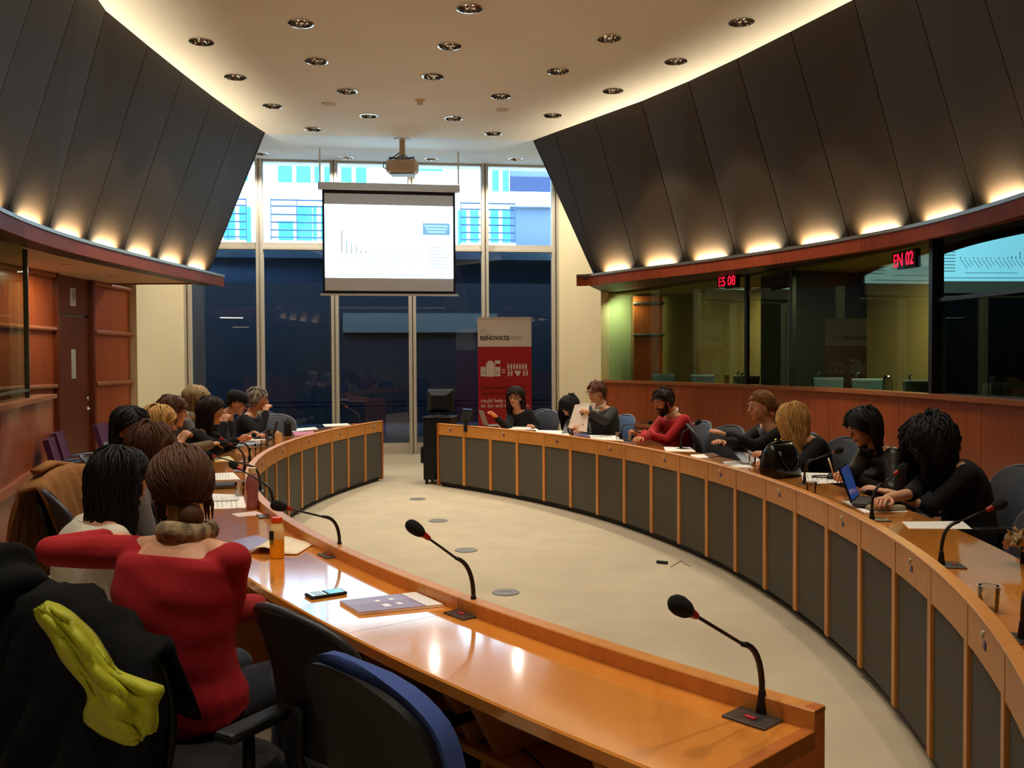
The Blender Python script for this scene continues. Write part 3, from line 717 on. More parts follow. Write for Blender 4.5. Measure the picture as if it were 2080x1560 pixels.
def make_desk(cv, label, pitch, s_first, end_far, end_near):
    p = cv.at(cv.L / 2, 0.2, 0); root = empty('conference_desk', (0, 0, 0), label=label, cat='desk')
    strips = list(np.arange(s_first, cv.L + .01, pitch))
    # plinth and inner carcass
    m = MB(); cv.sweep(m, rect(0.05, 0.12, 0, 0.07), 0.02, cv.L - .02); m.build('plinth', M_BLACK, root)
    for s in strips:
        a, b = max(0, s - .024), min(cv.L, s + .024)
        m = MB(); cv.sweep(m, rect(-0.014, 0.03, 0.055, 0.80), a, b, 2); m.build('strip', M_APRON, root, bevel=.003)
    emb = None
    for i, (a, b) in enumerate(zip(strips[:-1], strips[1:])):
        a += .025; b -= .025
        m = MB(); cv.sweep(m, rect(0.0, 0.025, 0.06, 0.655), a, b, 4); m.build('fabric_panel', M_FABRIC, root)
        m = MB(); cv.sweep(m, rect(-0.012, 0.03, 0.66, 0.80), a + .002, b - .002, 4); m.build('apron_board', M_APRON, root, bevel=.003)
        if i % 2 == 0:
            sm = (a + b) / 2; c = cv.at(sm, -0.0135, 0.742); tg = np.append(cv.tan(sm), 0); n = -np.append(cv.nrm(sm), 0)
            m = MB(); q = []
            for k in range(9):
                th = PI * (.45 + .62 * k / 8); q.append(c + tg * 0.021 * math.cos(th) * 1.0 + np.array((0, 0, .021 * math.sin(th) + .006)))
            m.tube(q, [.003, .006, .008, .008, .008, .008, .007, .006, .004], 6, flat=(1, .6)); e = m.build('emblem_arc', M_EMBW, root, smooth=True)
            m = MB(); m.box(c + tg * .010 + np.array((0, 0, -.012)) + n * .0012, (.022, .003, .026), rz=math.atan2(tg[1], tg[0])); m.build('emblem_badge', M_EMBB, root)
            m = MB(); m.box(c - tg * .008 + np.array((0, 0, -.020)) + n * .0012, (.012, .003, .008), rz=math.atan2(tg[1], tg[0])); m.build('emblem_badge', M_EMBR, root)
    for i in range(0, len(strips) - 1, 2):
        a = strips[i] + (.0 if i else -.02); b = strips[min(i + 2, len(strips) - 1)]
        if i + 2 >= len(strips) - 1: b = cv.L
        m = MB(); cv.sweep(m, [(0.03, .72), (DEPTH - .004, .72), (DEPTH, .725), (DEPTH, .755), (DEPTH - .005, ZTOPD), (0.03, ZTOPD)], a + .001, b - .001); m.build('worktop', M_DESK, root)
        m = MB(); cv.sweep(m, [(-0.017, .796), (-.017, .804), (-.014, .807), (0.031, .807), (0.034, .804), (0.034, ZTOPD - .004), (0.0305, ZTOPD - .004), (.0305, .796)], a + .001, b - .001); m.build('lip', M_APRON, root)
    m = MB(); cv.sweep(m, rect(0.03, 0.36, 0.535, 0.555), .03, cv.L - .03); m.build('shelf', M_DESK, root)
    m = MB(); cv.sweep(m, rect(0.03, 0.05, 0.08, 0.71), .03, cv.L - .03); m.build('back_board', M_BLACK, root)
    for s in strips[:-1]:
        for ds in (.06, pitch - .06):
            s_ = s + ds; w_ = .016
            if s_ + w_ > cv.L - .02: continue
            prof = [(0.05, .555), (.34, .555), (.42, .70), (.42, .72), (0.05, .72)]
            m = MB(); m.rings([[cv.at(s_ + k, d, z) for d, z in prof] for k in (-w_, w_)], True, True); m.build('bracket', M_APRON, root, bevel=.003)
    for s in strips[1:-1:2]:
        m = MB(); m.rings([[cv.at(s + k, d, z) for d, z in rect(.05, .34, 0, .535)] for k in (-.012, .012)], True, True); m.build('gable', M_APRON, root)
    for s0, s1 in ((0.0, .03), (cv.L - .03, cv.L)):
        m = MB(); m.rings([[cv.at(k, d, z) for d, z in [(-.016, 0.02), (DEPTH, 0.02), (DEPTH, ZTOPD + .002), (.033, ZTOPD + .002), (.032, .808), (-.018, .808)]] for k in (s0 - .002, s1 - .001)], True, True); m.build('end_panel', M_ENDW, root, bevel=.004)
    return root
desk_r = make_desk(DR, 'long curved wooden desk with charcoal front panels on the right of the oval', 0.5285, 0.0, True, False)
desk_l = make_desk(DLf, 'long curved wooden desk with charcoal front panels left of the oval', 0.5455, 0.0, True, True)

# loose cable on the near shelf
def on_shelf(t, d): return DLf.at(t, d, .558)
for i, pts in enumerate(([(DLf.L - .75, .30), (DLf.L - .9, .34), (DLf.L - .72, .27), (DLf.L - .5, .33), (DLf.L - .42, .26), (DLf.L - .38, .1)], [(DLf.L - .45, .29), (DLf.L - .48, .345), (DLf.L - .3, .345), (DLf.L - .2, .25), (DLf.L - .15, .1)])):
    b = MB(); b.tube([np.append(q, .5615) for q in smooth_curve([on_shelf(*p) for p in pts])], .0032, 6)
    tag(b.build('cable', M_BLACK, smooth=True), ['thin black looped cable on the desk shelf, farther of two', 'thin black looped cable on the desk shelf nearest the cut end'][i], 'cable')

# ------------------------------------------------------------------ gooseneck microphones
M_FOAM = mat('microphone_foam', (14, 13, 14), .95, bump=.5, bscale=900); M_RING = mat('red_light_ring', (150, 16, 24), .3); M_PLATE = mat('microphone_plate', (86, 80, 78), .35, metal=.5)
M_REDBTN = mat('red_button', (170, 40, 40), .4); M_NECK = mat('gooseneck', (28, 20, 20), .4)
def mic(base, head, curve_, label, bend=0.16, dz=0.0):
    base = np.array(base, float); head = np.array(head, float)
    ts = np.linspace(0, curve_.L, 300); t = ts[np.argmin([np.hypot(*(curve_.pos(k) - base[:2])) for k in ts])]
    tg = curve_.tan(t); rz = math.atan2(tg[1], tg[0])
    r = empty('gooseneck_microphone', base, label=label, cat='microphone', group='gooseneck microphones along the desks')
    out = np.append(curve_.nrm(t), 0)
    b = MB(); b.box(out * .03 + np.array((0, 0, .003)), (.115, .105, .006), rz=rz); b.build('base_plate', M_PLATE, r, bevel=.002)
    b = MB(); b.box(out * .05 + np.array((0, 0, .0075)), (.03, .014, .004), rz=rz); b.build('talk_button', M_REDBTN, r, bevel=.001)
    h = head - base
    b = MB(); b.lathe([(.016, .004), (.013, .02), (.009, .055), (.0075, .06)], n=12)
    up = np.array((0, 0, 1.0)); q = [up * .05, up * .10 + h * .02, up * bend + h * np.array((.12, .12, .0)), h * .40 + up * bend * .62]
    q[3] = q[3] * .999
    dirn = (h - q[2]); dirn = dirn / np.linalg.norm(dirn)
    P = []
    for k in np.linspace(0, 1, 9): P.append((1 - k) ** 2 * q[0] + 2 * k * (1 - k) * (up * bend * 1.05) + k * k * (q[2] + dirn * .05))
    b.tube(P, [.0075] * 8 + [.0062], 8); b.build('flexible_neck', M_NECK, r, smooth=True)
    b = MB(); b.tube([P[-1], h - dirn * .05], .0042, 8); b.build('rod', M_NECK, r, smooth=True)
    b = MB(); b.capsule(h - dirn * .058, h - dirn * .036, .0085, .0115, 10); b.build('light_ring', M_RING, r, smooth=True)
    b = MB(); P = []; R = []
    for k, rr in ((-.038, .008), (-.03, .015), (-.015, .0205), (.004, .0225), (.02, .0205), (.031, .014), (.036, .005)): P.append(h + dirn * k); R.append(rr)
    b.tube(P, R, 14); b.build('foam_head', M_FOAM, r, smooth=True)
    return r
def tp(u, v, z=ZTOPD): return at_z(u, v, z)
def mic_px(b, h, zh, cv, label, bend=.16): return mic(tp(*b), at_z(*h, zh), cv, label, bend)
mic_px((1548, 1452), (1383, 1232), 1.07, DLf, 'black gooseneck microphone at the cut near end of the left desk')
mic_px((962, 1245), (843, 1073), 1.06, DLf, 'black gooseneck microphone just behind the purple magazine on the left desk')
mic_px((690, 1127), (566, 1028), 1.0, DLf, 'low bent gooseneck microphone beyond the orange juice bottle')
mic_px((555, 1048), (475, 945), 1.02, DLf, 'gooseneck microphone standing beside the purple bottle')
mic_px((528, 998), (420, 922), 1.02, DLf, 'gooseneck microphone whose neck passes behind the bun woman\'s head')
mic_px((497, 957), (439, 884), 1.04, DLf, 'gooseneck microphone pointing at the open notebook')
mic_px((507, 938), (455, 902), .92, DLf, 'low gooseneck microphone beside the water glasses')
mic_px((541, 908), (516, 884), .95, DLf, 'gooseneck microphone near the blue capped water bottle')
mic(DLf.at(.42, .12, ZTOPD), DLf.at(.42, .12, ZTOPD) + (-.22, .02, .28), DLf, 'gooseneck microphone on the far end of the left desk before the windows')
mic_px((1912, 1149), (2030, 1025), 1.0, DR, 'gooseneck microphone leaning over the white sheet on the right desk')
mic_px((2077, 1300), (2150, 1195), 1.06, DR, 'gooseneck microphone cut by the right picture edge')
mic_px((1771, 1056), (1832, 951), 1.02, DR, 'gooseneck microphone arching over the open laptop')
mic_px((1634, 984), (1704, 915), 1.02, DR, 'gooseneck microphone in front of the woman who writes')
mic_px((1383, 912), (1418, 858), 1.02, DR, 'gooseneck microphone in front of the empty charcoal chairs')
mic_px((1262, 893), (1320, 858), .98, DR, 'gooseneck microphone left of the man in the red sweater')
mic_px((1154, 879), (1181, 841), 1.02, DR, 'gooseneck microphone before the papers held by the grey suited man')

# ------------------------------------------------------------------ projection screen
M_SCRW = mat('screen_cloth', (236, 238, 244), .8); M_SCRB = mat('screen_border', (16, 14, 22), .7)
YS = 14.1
ca, cb = at_y(655, 390, YS), at_y(925, 400, YS + .3)
sdir = np.array([math.cos(math.radians(9.0)), math.sin(math.radians(9.0)), 0]); snor = np.array([sdir[1], -sdir[0], 0])
s0 = at_y(790, 490, YS + .15)
def spx(u, v, d=0.0):
    q = s0 + snor * d; r = ray(u, v); return EYE + r * (((q - EYE) @ snor) / (r @ snor))
scr = empty('projection_screen', s0, label='roll down projection screen showing a white bar chart slide before the windows', cat='screen'); siv = Matrix.Translation(-Vector(scr.location))
def spart(name, mb, m, bevel=0, parent=None):
    o = mb.build(name, m, parent or scr, bevel=bevel); o.data.transform(siv); return o
def squad(mb, u0, v0, u1, v1, d0, d1, ref=(790, 490)):
    a = spx(u0, ref[1], 0); b = spx(u1, ref[1], 0); za, zb = spx(ref[0], v1)[2], spx(ref[0], v0)[2]
    P = []
    for z in (za, zb):
        for p, d in ((a, d0), (b, d0), (b, d1), (a, d1)): P.append(np.array((p[0], p[1], z)) + snor * d)
    return mb.hexa(P)
b = MB(); squad(b, 647, 374, 934, 388, -.06, .07); spart('roller_case', b, M_WHITE, .008)
b = MB(); squad(b, 655, 388, 925, 597, -.004, 0); spart('border', b, M_SCRB)
b = MB(); squad(b, 659.5, 395, 920.5, 591, 0, .002); spart('cloth', b, M_SCRW)
b = MB(); squad(b, 650, 597, 930, 601, -.015, .02); spart('bottom_bar', b, M_WHITE, .004)
M_SLIDE = mat('projected_slide', (10, 10, 10), .9, emit=(200, 240, 255), estr=3.2)
M_INK = mat('projected_ink', (10, 10, 10), .9, emit=(205, 225, 235), estr=1.15)
M_INK2 = mat('projected_grey_ink', (10, 10, 10), .9, emit=(150, 158, 150), estr=.6)
M_BOXB = mat('projected_blue', (10, 10, 10), .9, emit=(140, 196, 238), estr=1.0); M_BOXT = mat('projected_cyan', (10, 10, 10), .9, emit=(190, 246, 252), estr=1.1)
b = MB(); squad(b, 659.5, 417, 920.5, 565, .002, .004); slide = spart('projected_slide', b, M_SLIDE)
b = MB()
for u, v in ((694.5, 470), (704, 488), (714, 494), (724, 500), (733.5, 509), (743.5, 510), (752, 512), (762, 513.5)): squad(b, u - .8, v, u + .8, 514.5, .004, .0055)
spart('chart_bars', b, M_INK2, parent=slide)
b = MB()
for k, u in enumerate(np.linspace(694.5, 860, 18)):
    x = spx(u, 490); L = .09 + .07 * ((k * 7) % 5) / 5
    p = np.array((x[0], x[1], spx(790, 518)[2])) + snor * .0048
    b.tube([p, p - sdir * L * .8 - np.array((0, 0, L))], .006, 4)
    squad(b, u - 1.5, 514.6 - (k % 3), u + 1.5, 516, .004, .0055)
squad(b, 730, 546, 850, 547.5, .004, .0055); squad(b, 690, 557, 905, 559, .004, .0055)
for k in range(7): squad(b, 872, 500 + k * 7, 890 + (k * 5) % 17 + 8, 502.3 + k * 7, .004, .0055)
spart('slide_text', b, M_INK, parent=slide)
b = MB(); squad(b, 859, 452, 914, 476, .004, .0055); spart('callout', b, M_BOXB, .001, parent=slide)
b = MB()
for k, (a, c) in enumerate(((862, 911), (865, 908), (868, 905))): squad(b, a, 456 + k * 6, c, 459.5 + k * 6, .0055, .007)
spart('callout_text', b, M_BOXT, parent=slide)
for u in (650, 931):
    p = spx(u, 378); q = p.copy(); q[2] = zslope(p[0], p[1]) + .01
    b = MB(); b.tube([p + (0, 0, .02), q], .012, 8); spart('hanger_rod', b, M_ALU)

# ------------------------------------------------------------------ ceiling projector
pt = at_y(817, 284, 12.95); pt[2] = zslope(pt[0], pt[1])
pj = empty('ceiling_projector', pt, label='beige projector hanging from a short ceiling pole above the screen', cat='projector')
zb = at_y(812, 330, 12.95)[2] - pt[2]
b = MB(); b.lathe([(0, 0), (.115, 0), (.11, -.02), (0, -.022)], n=20); b.build('ceiling_plate', M_WHITE, pj, smooth='auto')
b = MB(); b.tube([(0, 0, -.01), (0, 0, -.24)], .042, 14); b.build('pole', mat('projector_beige', (206, 178, 140), .5), pj, smooth='auto')
b = MB(); b.lathe([(.02, -.22), (.06, -.235), (.10, -.27), (.10, -.285), (0, -.285)], n=16); b.build('mount_head', M_GREYMET, pj, smooth='auto')
b = MB()
for x, y in ((-.17, -.1), (.17, -.1), (-.17, .1), (.17, .1)): b.tube([(0, 0, -.275), (x, y, -.285), (x, y, -.33)], .012, 6)
b.build('bracket_arms', M_DARKGREY, pj)
b = MB(); n = 8; prof = []
for k in range(24):
    th = 2 * PI * k / 24; c_, s_ = math.cos(th), math.sin(th); prof.append((.225 * np.sign(c_) * abs(c_) ** .5, .17 * np.sign(s_) * abs(s_) ** .5))
b.rings([[(x * f, y * f - .02, z) for x, y in prof] for f, z in ((.93, -.325), (1, -.345), (1, -.44), (.96, -.47), (.86, -.485))], True, True); b.build('body', mat('projector_shell', (196, 178, 156), .5), pj, smooth='auto')
b = MB(); b.box((0, -.0, -.495), (.33, .22, .03)); b.build('underside', mat('projector_under', (160, 170, 184), .5), pj, bevel=.01)
b = MB(); b.lathe([(.0, 0), (.05, 0), (.05, .03), (.04, .035), (0, .03)], (0.1, .14, -.41), 14, M=((1, 0, 0), (0, 0, 1), (0, -1, 0))); b.build('lens', M_BLACKPL, pj, smooth='auto')
b = MB(); b.tube([np.append(p, 0)[:3] if len(p) == 2 else p for p in [(-.04, -.02, -.2), (-.12, -.03, -.26), (-.19, 0, -.31), (-.26, .02, -.33), (-.27, .02, -.39), (-.22, .02, -.42)]], .008, 6); b.build('cable', M_BLACK, pj, smooth=True)

# ------------------------------------------------------------------ roll up banner
M_BANR = mat('banner_red', (172, 22, 32), .6); M_BANW = mat('banner_white', (226, 216, 206), .6); M_BANK = mat('banner_dark_print', (110, 16, 24), .6); M_BANG = mat('banner_grey_print', (176, 166, 160), .6); M_BANB = mat('banner_black_print', (70, 62, 62), .6)
YB = 13.9
bb = at_y(1026, 880, YB); bb[2] = 0
bw = 109 / FPX * YB; bh = 1.6 + (733 - 646) / FPX * YB
ban = empty('roll_up_banner', bb, math.radians(-2), label='white and red roll up banner with building and people pictograms', cat='banner')
def bx_(u): return (u - 1026) / FPX * YB
def bz_(v): return 1.6 + (733 - v) / FPX * YB
b = MB(); b.box((0, 0, .04), (bw + .04, .22, .08)); b.build('foot_case', M_GREYMET, ban, bevel=.01)
b = MB(); b.box((0, .02, bh / 2), (.02, .02, bh)); b.build('pole', M_GREYMET, ban)
b = MB(); b.box((0, 0, (bz_(704) + .06) / 2), (bw, .003, bz_(704) - .06)); b.build('red_sheet', M_BANR, ban)
b = MB(); b.box((0, 0, (bz_(704) + bh) / 2), (bw, .003, bh - bz_(704))); b.build('white_sheet', M_BANW, ban)
b = MB(); b.box((0, 0, bh), (bw + .01, .014, .025)); b.build('top_bar', M_ALU, ban)
def btext(s, u, v, size, m, name, bold=0.0):
    c = bpy.data.curves.new(name, 'FONT'); c.body = s; c.size = size; c.extrude = .0008; c.offset = bold
    o = bpy.data.objects.new(name + '_c', c); COL.objects.link(o); dg = bpy.context.evaluated_depsgraph_get(); me = bpy.data.meshes.new_from_object(o.evaluated_get(dg)); bpy.data.objects.remove(o)
    me.materials.clear(); me.materials.append(m); q = bpy.data.objects.new(name, me); COL.objects.link(q); q.parent = ban
    q.location = (bx_(u), -.0035, bz_(v)); q.rotation_euler = (PI / 2, 0, 0); return q
btext('RENOVATE', 976, 690.5, .086, M_BANB, 'lettering', .003); btext('EUROPE', 1018, 690.5, .086, M_BANG, 'lettering')
btext('Deep renovation of', 978, 790, .082, M_BANK, 'lettering', .002); btext('the EU building', 978, 803, .082, M_BANK, 'lettering', .002)
btext('could help create up', 977, 817, .08, M_BANW, 'lettering', .001); btext('to 2m and two million', 977, 827, .08, M_BANW, 'lettering', .001)
b = MB()
def bq(u0, v0, u1, v1, d=.0035): b.box(((bx_(u0) + bx_(u1)) / 2, -.0025, (bz_(v0) + bz_(v1)) / 2), (abs(bx_(u1) - bx_(u0)), .002, abs(bz_(v1) - bz_(v0))))
bq(977, 745, 987, 764); bq(1006, 745, 1017, 764); bq(988, 742, 1005, 765)
cx, cz = bx_(996.5), bz_(742); rr = bx_(1005) - cx
b.add([(cx + rr * math.cos(PI * k / 12), y, cz + rr * 1.15 * math.sin(PI * k / 12)) for y in (-.0015, -.0035) for k in range(13)], [tuple(range(13)), tuple(range(13, 26))[::-1]] + [(k, k + 1, k + 14, k + 13) for k in range(12)])
bq(1006, 731, 1007, 745); bq(1007, 732, 1017, 738.5)
bq(1020, 750, 1027, 752); bq(1020, 755, 1027, 757)
b.build('building_pictogram', M_BANW, ban)
b = MB()
for u in (979, 983, 1009, 1013): bq(u, 754, u + 1.5, 760)
b.build('pictogram_windows', M_BANR, ban)
for row, us in ((739, np.linspace(1033, 1069, 7)), (752, (1034, 1040, 1065, 1071))):
    for u in us:
        b = MB(); bq(u - 2, row + 3, u + 2, row + 8); bq(u - 1.6, row + 8, u - .3, row + 12); bq(u + .3, row + 8, u + 1.6, row + 12)
        b.lathe([(.0, 0), (.012, 0), (.012, .002), (0, .002)], (bx_(u), -.0015, bz_(row + 1)), 8, M=((1, 0, 0), (0, 0, -1), (0, 1, 0))); b.build('person_pictogram', M_BANW, ban)
b = MB(); bq(1046, 753, 1058, 758); bq(1049, 758, 1056, 763); b.build('bubble_pictogram', M_BANW, ban)
b = MB()
for p, q in (((978, 672), (986, 668)), ((986, 668), (988, 676)), ((988, 676), (996, 680)), ((996, 680), (1002, 684)), ((980, 668), (979, 680))): b.tube([(bx_(p[0]), -.003, bz_(p[1])), (bx_(q[0]), -.003, bz_(q[1]))], .003, 5)
b.build('house_line_drawing', M_BANG, ban)

# ------------------------------------------------------------------ equipment cabinet and monitor in the gap
pc = at_z(893, 984, 0); pc[1] += .18
cab = empty('equipment_cabinet', pc, math.radians(8), label='black equipment cabinet with hanging cables at the far end of the right desk', cat='cabinet')
ch = .86
b = MB(); b.box((0, 0, .06 + (ch - .06) / 2), (.37, .40, ch - .06)); b.build('body', M_BLACKPL, cab, bevel=.008)
b = MB(); b.box((0, 0, ch + .008), (.40, .42, .016)); b.build('top', M_BLACK, cab, bevel=.004)
b = MB(); b.box((-.205, -.06, .38), (.05, .24, .22)); b.build('side_speaker', M_BLACKPL, cab, bevel=.02)
for x, y in ((-.15, -.16), (.15, -.16), (-.15, .16), (.15, .16)):
    b = MB(); b.tube([(x - .015, y, .03), (x + .015, y, .03)], .03, 12); b.build('caster', M_BLACK, cab, smooth='auto')
b = MB(); b.tube([(.10, -.205, .72), (.135, -.23, .66), (.14, -.235, .55), (.125, -.225, .45), (.11, -.21, .40)], .008, 8); b.build('white_cable', M_WHITE, cab, smooth=True)
b = MB(); b.tube([(.08, -.21, .45), (.05, -.24, .3), (-.02, -.24, .18), (-.05, -.24, .06), (0, -.25, .02), (.05, -.25, .05), (.06, -.23, .2)], .012, 8); b.build('black_cable', M_BLACK, cab, smooth=True)
b = MB(); b.box((.03, -.203, .60), (.012, .01, .012)); b.build('lock', M_CHROME, cab)
mon = empty('computer_monitor', pc + (0, 0, ch + .016), math.radians(10), label='black computer monitor seen from behind on the equipment cabinet', cat='monitor')
b = MB(); b.rings([[(x * .18, y, .20 + z * .155) for x, z in ((-1, -1), (1, -1), (1, 1), (-1, 1))] for y in (.06, .02)] + [[(x * .165, -.02, .20 + z * .14) for x, z in ((-1, -1), (1, -1), (1, 1), (-1, 1))]] + [[(x * .10, -.09, .19 + z * .09) for x, z in ((-1, -1), (1, -1), (1, 1), (-1, 1))]], True, True); b.build('housing', M_BLACKPL, mon, bevel=.012)
b = MB(); b.box((0, .062, .20), (.32, .004, .27)); b.build('screen', M_BLACK, mon)
b = MB(); b.lathe([(.11, 0), (.11, .01), (.04, .025), (.03, .06), (0, .06)], n=18); b.build('stand', M_DARKGREY, mon, smooth='auto')
b = MB(); b.lathe([(0, 0), (.012, 0), (.012, .003), (0, .003)], (-.09, -.024, .29), 10, M=((1, 0, 0), (0, 0, -1), (0, 1, 0))); b.build('badge', M_WHITE, mon)
# wooden side return of the desk seen left of the cabinet
pw = at_z(872, 980, 0); b = MB(); b.box((0, 0, .35), (.09, .03, .66)); sp = b.build('side_board', M_ENDW, None, bevel=.003); sp.location = [float(x) for x in pw + (0, .32, 0)]
tag(sp, 'narrow upright wooden board behind the black equipment cabinet', 'board')

# ------------------------------------------------------------------ booth read-outs and things on the booth counters
M_LED = mat('red_led', (30, 4, 8), .4, emit=(255, 30, 70), estr=1.3)
def led(txt, u, v, u2, label):
    t = curve_t(WRc, (u + u2) / 2); q = WRc.at(t, 0.16, 0); d = q[1]
    p = at_y((u + u2) / 2, v, d); wdt = (u2 - u) / FPX * d
    r = empty('led_display', p, label=label, cat='display'); nrm = WRc.nrm(t)
    r.rotation_euler = (0, 0, math.atan2(-nrm[0], nrm[1]) - 0.0)
    b = MB(); b.box((0, .035, 0), (wdt * 1.7, .05, .17)); b.build('housing', M_PART, r)
    c = bpy.data.curves.new('led_text', 'FONT'); c.body = txt; c.align_x = 'CENTER'; c.align_y = 'CENTER'; c.size = .17; c.extrude = .001; c.offset = .003
    o = bpy.data.objects.new('led_text_c', c); COL.objects.link(o); dg = bpy.context.evaluated_depsgraph_get(); me = bpy.data.meshes.new_from_object(o.evaluated_get(dg)); bpy.data.objects.remove(o)
    xs = [vv.co.x for vv in me.vertices]; k = (wdt * 1.45) / (max(xs) - min(xs)); me.transform(Matrix.Diagonal((k, 1, 1, 1)))
    me.materials.clear(); me.materials.append(M_LED); q = bpy.data.objects.new('digits', me); COL.objects.link(q); q.parent = r; q.location = (0, .006, 0); q.rotation_euler = (PI / 2, 0, 0)
    return r
led('ES 08', 1455, 572, 1495, 'red dot matrix display reading ES 08 behind the booth glass')
led('EN 02', 1806, 528, 1860, 'red dot matrix display reading EN 02 behind the booth glass')
M_CONS = mat('console_blue_grey', (76, 104, 120), .5)
def console(u, label, w=.34, h=.17):
    t = curve_t(WRc, u); p = WRc.at(t, .42, 1.14)
    r = empty('interpreter_console', p, math.atan2(p[0], p[1]) - .12, label=label, cat='console', group='consoles on the booth counters')
    b = MB(); b.rings([[(x * w / 2 * f, y * .09 * f2, z) for x, y in ((-1, -1), (1, -1), (1, 1), (-1, 1))] for f, f2, z in ((.86, 1, 0), (1.0, .8, h + .06), (.98, .7, h + .08))], True, True); b.build('body', M_CONS, r, bevel=.006)
    b = MB(); b.box((0, -.065, h + .045), (w * .8, .02, .012)); b.build('top_edge', mat('console_edge', (96, 122, 138), .5), r)
    b = MB(); b.tube([(-w * .3, 0, h + .07), (-w * .34, -.01, h + .12), (-w * .26, -.03, h + .14)], .010, 6); b.build('lamp_arm', mat('console_lamp', (80, 120, 146), .4), r, smooth=True)
    return r
for u, l in ((1300, 'blue grey interpreter console nearest the far end of the booths'), (1375, 'blue grey interpreter console second from the far end'), (1462, 'blue grey interpreter console left of the pale cup'), (1618, 'blue grey interpreter console just right of the dark booth partition'), (1690, 'blue grey interpreter console in the middle of the EN booth'), (1790, 'blue grey interpreter console at the near side of the EN booth'), (1945, 'blue grey interpreter console in the nearest dark booth')): console(u, l)
t = curve_t(WRc, 1443); p = WRc.at(t, .25, 1.14); b = MB(); b.lathe([(.03, 0), (.042, .26), (.04, .262), (.028, .01), (0, .008)], n=16); o = b.build('paper_cup', mat('pale_green_cup', (206, 214, 150), .6), smooth='auto'); o.location = [float(x) for x in p]; tag(o, 'pale yellow green cup standing behind the booth glass', 'cup')
M_CLEAR = glass_mat('clear_plastic', (0.88, 0.9, 0.9), boost=1.6)
for u, l in ((1474, 'clear jug standing right of the pale green cup in the booth'), (1752, 'clear jug standing in the EN booth'), (1955, 'clear jug standing in the nearest dark booth')):
    t = curve_t(WRc, u); p = WRc.at(t, .28, 1.14); b = MB(); b.lathe([(.045, 0), (.055, .12), (.05, .25), (.03, .29), (.028, .29), (.046, .24), (.05, .12), (.04, .01), (0, .01)], n=14); o = b.build('water_jug', M_CLEAR, smooth=True); o.location = [float(x) for x in p]; tag(o, l, 'jug')
# camera on the left booth window sill
p = WLc.at(curve_t(WLc, 10), .32, 1.14); cm = empty('booth_monitor', p, math.radians(100), label='dark flat monitor inside the left booth at the picture edge', cat='monitor')
b = MB(); b.box((0, 0, .62), (.5, .05, .12)); b.build('arm', M_BLACK, cm, bevel=.01); b = MB(); b.box((0, 0, .3), (.04, .04, .6)); b.build('post', M_BLACK, cm); b = MB(); b.box((0, 0, .01), (.2, .2, .02)); b.build('foot', M_BLACK, cm)
# ------------------------------------------------------------------ chairs
M_MESHB = mat('charcoal_chair_back', (58, 62, 70), .6, bump=.2, bscale=500); M_RIM = mat('slate_chair_rim', (74, 82, 96), .35); M_SEATF = mat('charcoal_seat_fabric', (40, 42, 50), .9, bump=.2, bscale=300)
def chair_mesh_back(b, z0, z1, w, y, curve=.05, thick=.02, nz=16, nx=11, lean=.10):
    G = []
    for i in range(nz):
        t = math.sin(PI / 2 * i / (nz - 1)); z = z0 + (z1 - z0) * t
        ww = w * (0.80 + .2 * math.sin(PI * min(1, t * 1.15) * .62)) * (1 if t < .70 else max(.22, (1 - ((t - .70) / .302) ** 2.6) ** .5))
        G.append([np.array((ww * s, y + curve * s * s * 1.0 - lean * t + .03 * math.sin(PI * t), z)) for s in np.linspace(-1, 1, nx)])
    return G
def back_rings(z0, z1, w, y0, th, curve=.05, lean=.10, nz=18, nx=9, bulge=0.0, shrink=1.0, dy=0.0):
    R_ = []; Lh = []; Rh = []
    for i in range(nz):
        t = math.sin(PI / 2 * i / (nz - 1)) if i else 0.0; z = z0 + (z1 - z0) * t
        ww = w * shrink * (.80 + .2 * math.sin(PI * min(1, t * 1.15) * .62)) * (1 if t < .66 else max(.10, (1 - ((t - .66) / .342) ** 2.8) ** .5))
        f = lambda s_: y0 + curve * (s_ * ww / w) ** 2 - lean * t + .03 * math.sin(PI * t) + dy
        ed = min(1.0, ww / w * 1.6)
        fr = [(s_ * ww, f(s_) + (th + bulge * (1 - s_ ** 4) * math.sin(PI * min(.97, max(.06, t))) ** .4) * ed, z) for s_ in np.linspace(-1, 1, nx)]
        bk = [(s_ * ww, f(s_) - th * .5 * ed, z) for s_ in np.linspace(1, -1, nx)]
        R_.append(fr + bk); Lh.append((-ww, f(-1), z)); Rh.append((ww, f(1), z))
    return R_, Lh + Rh[::-1]
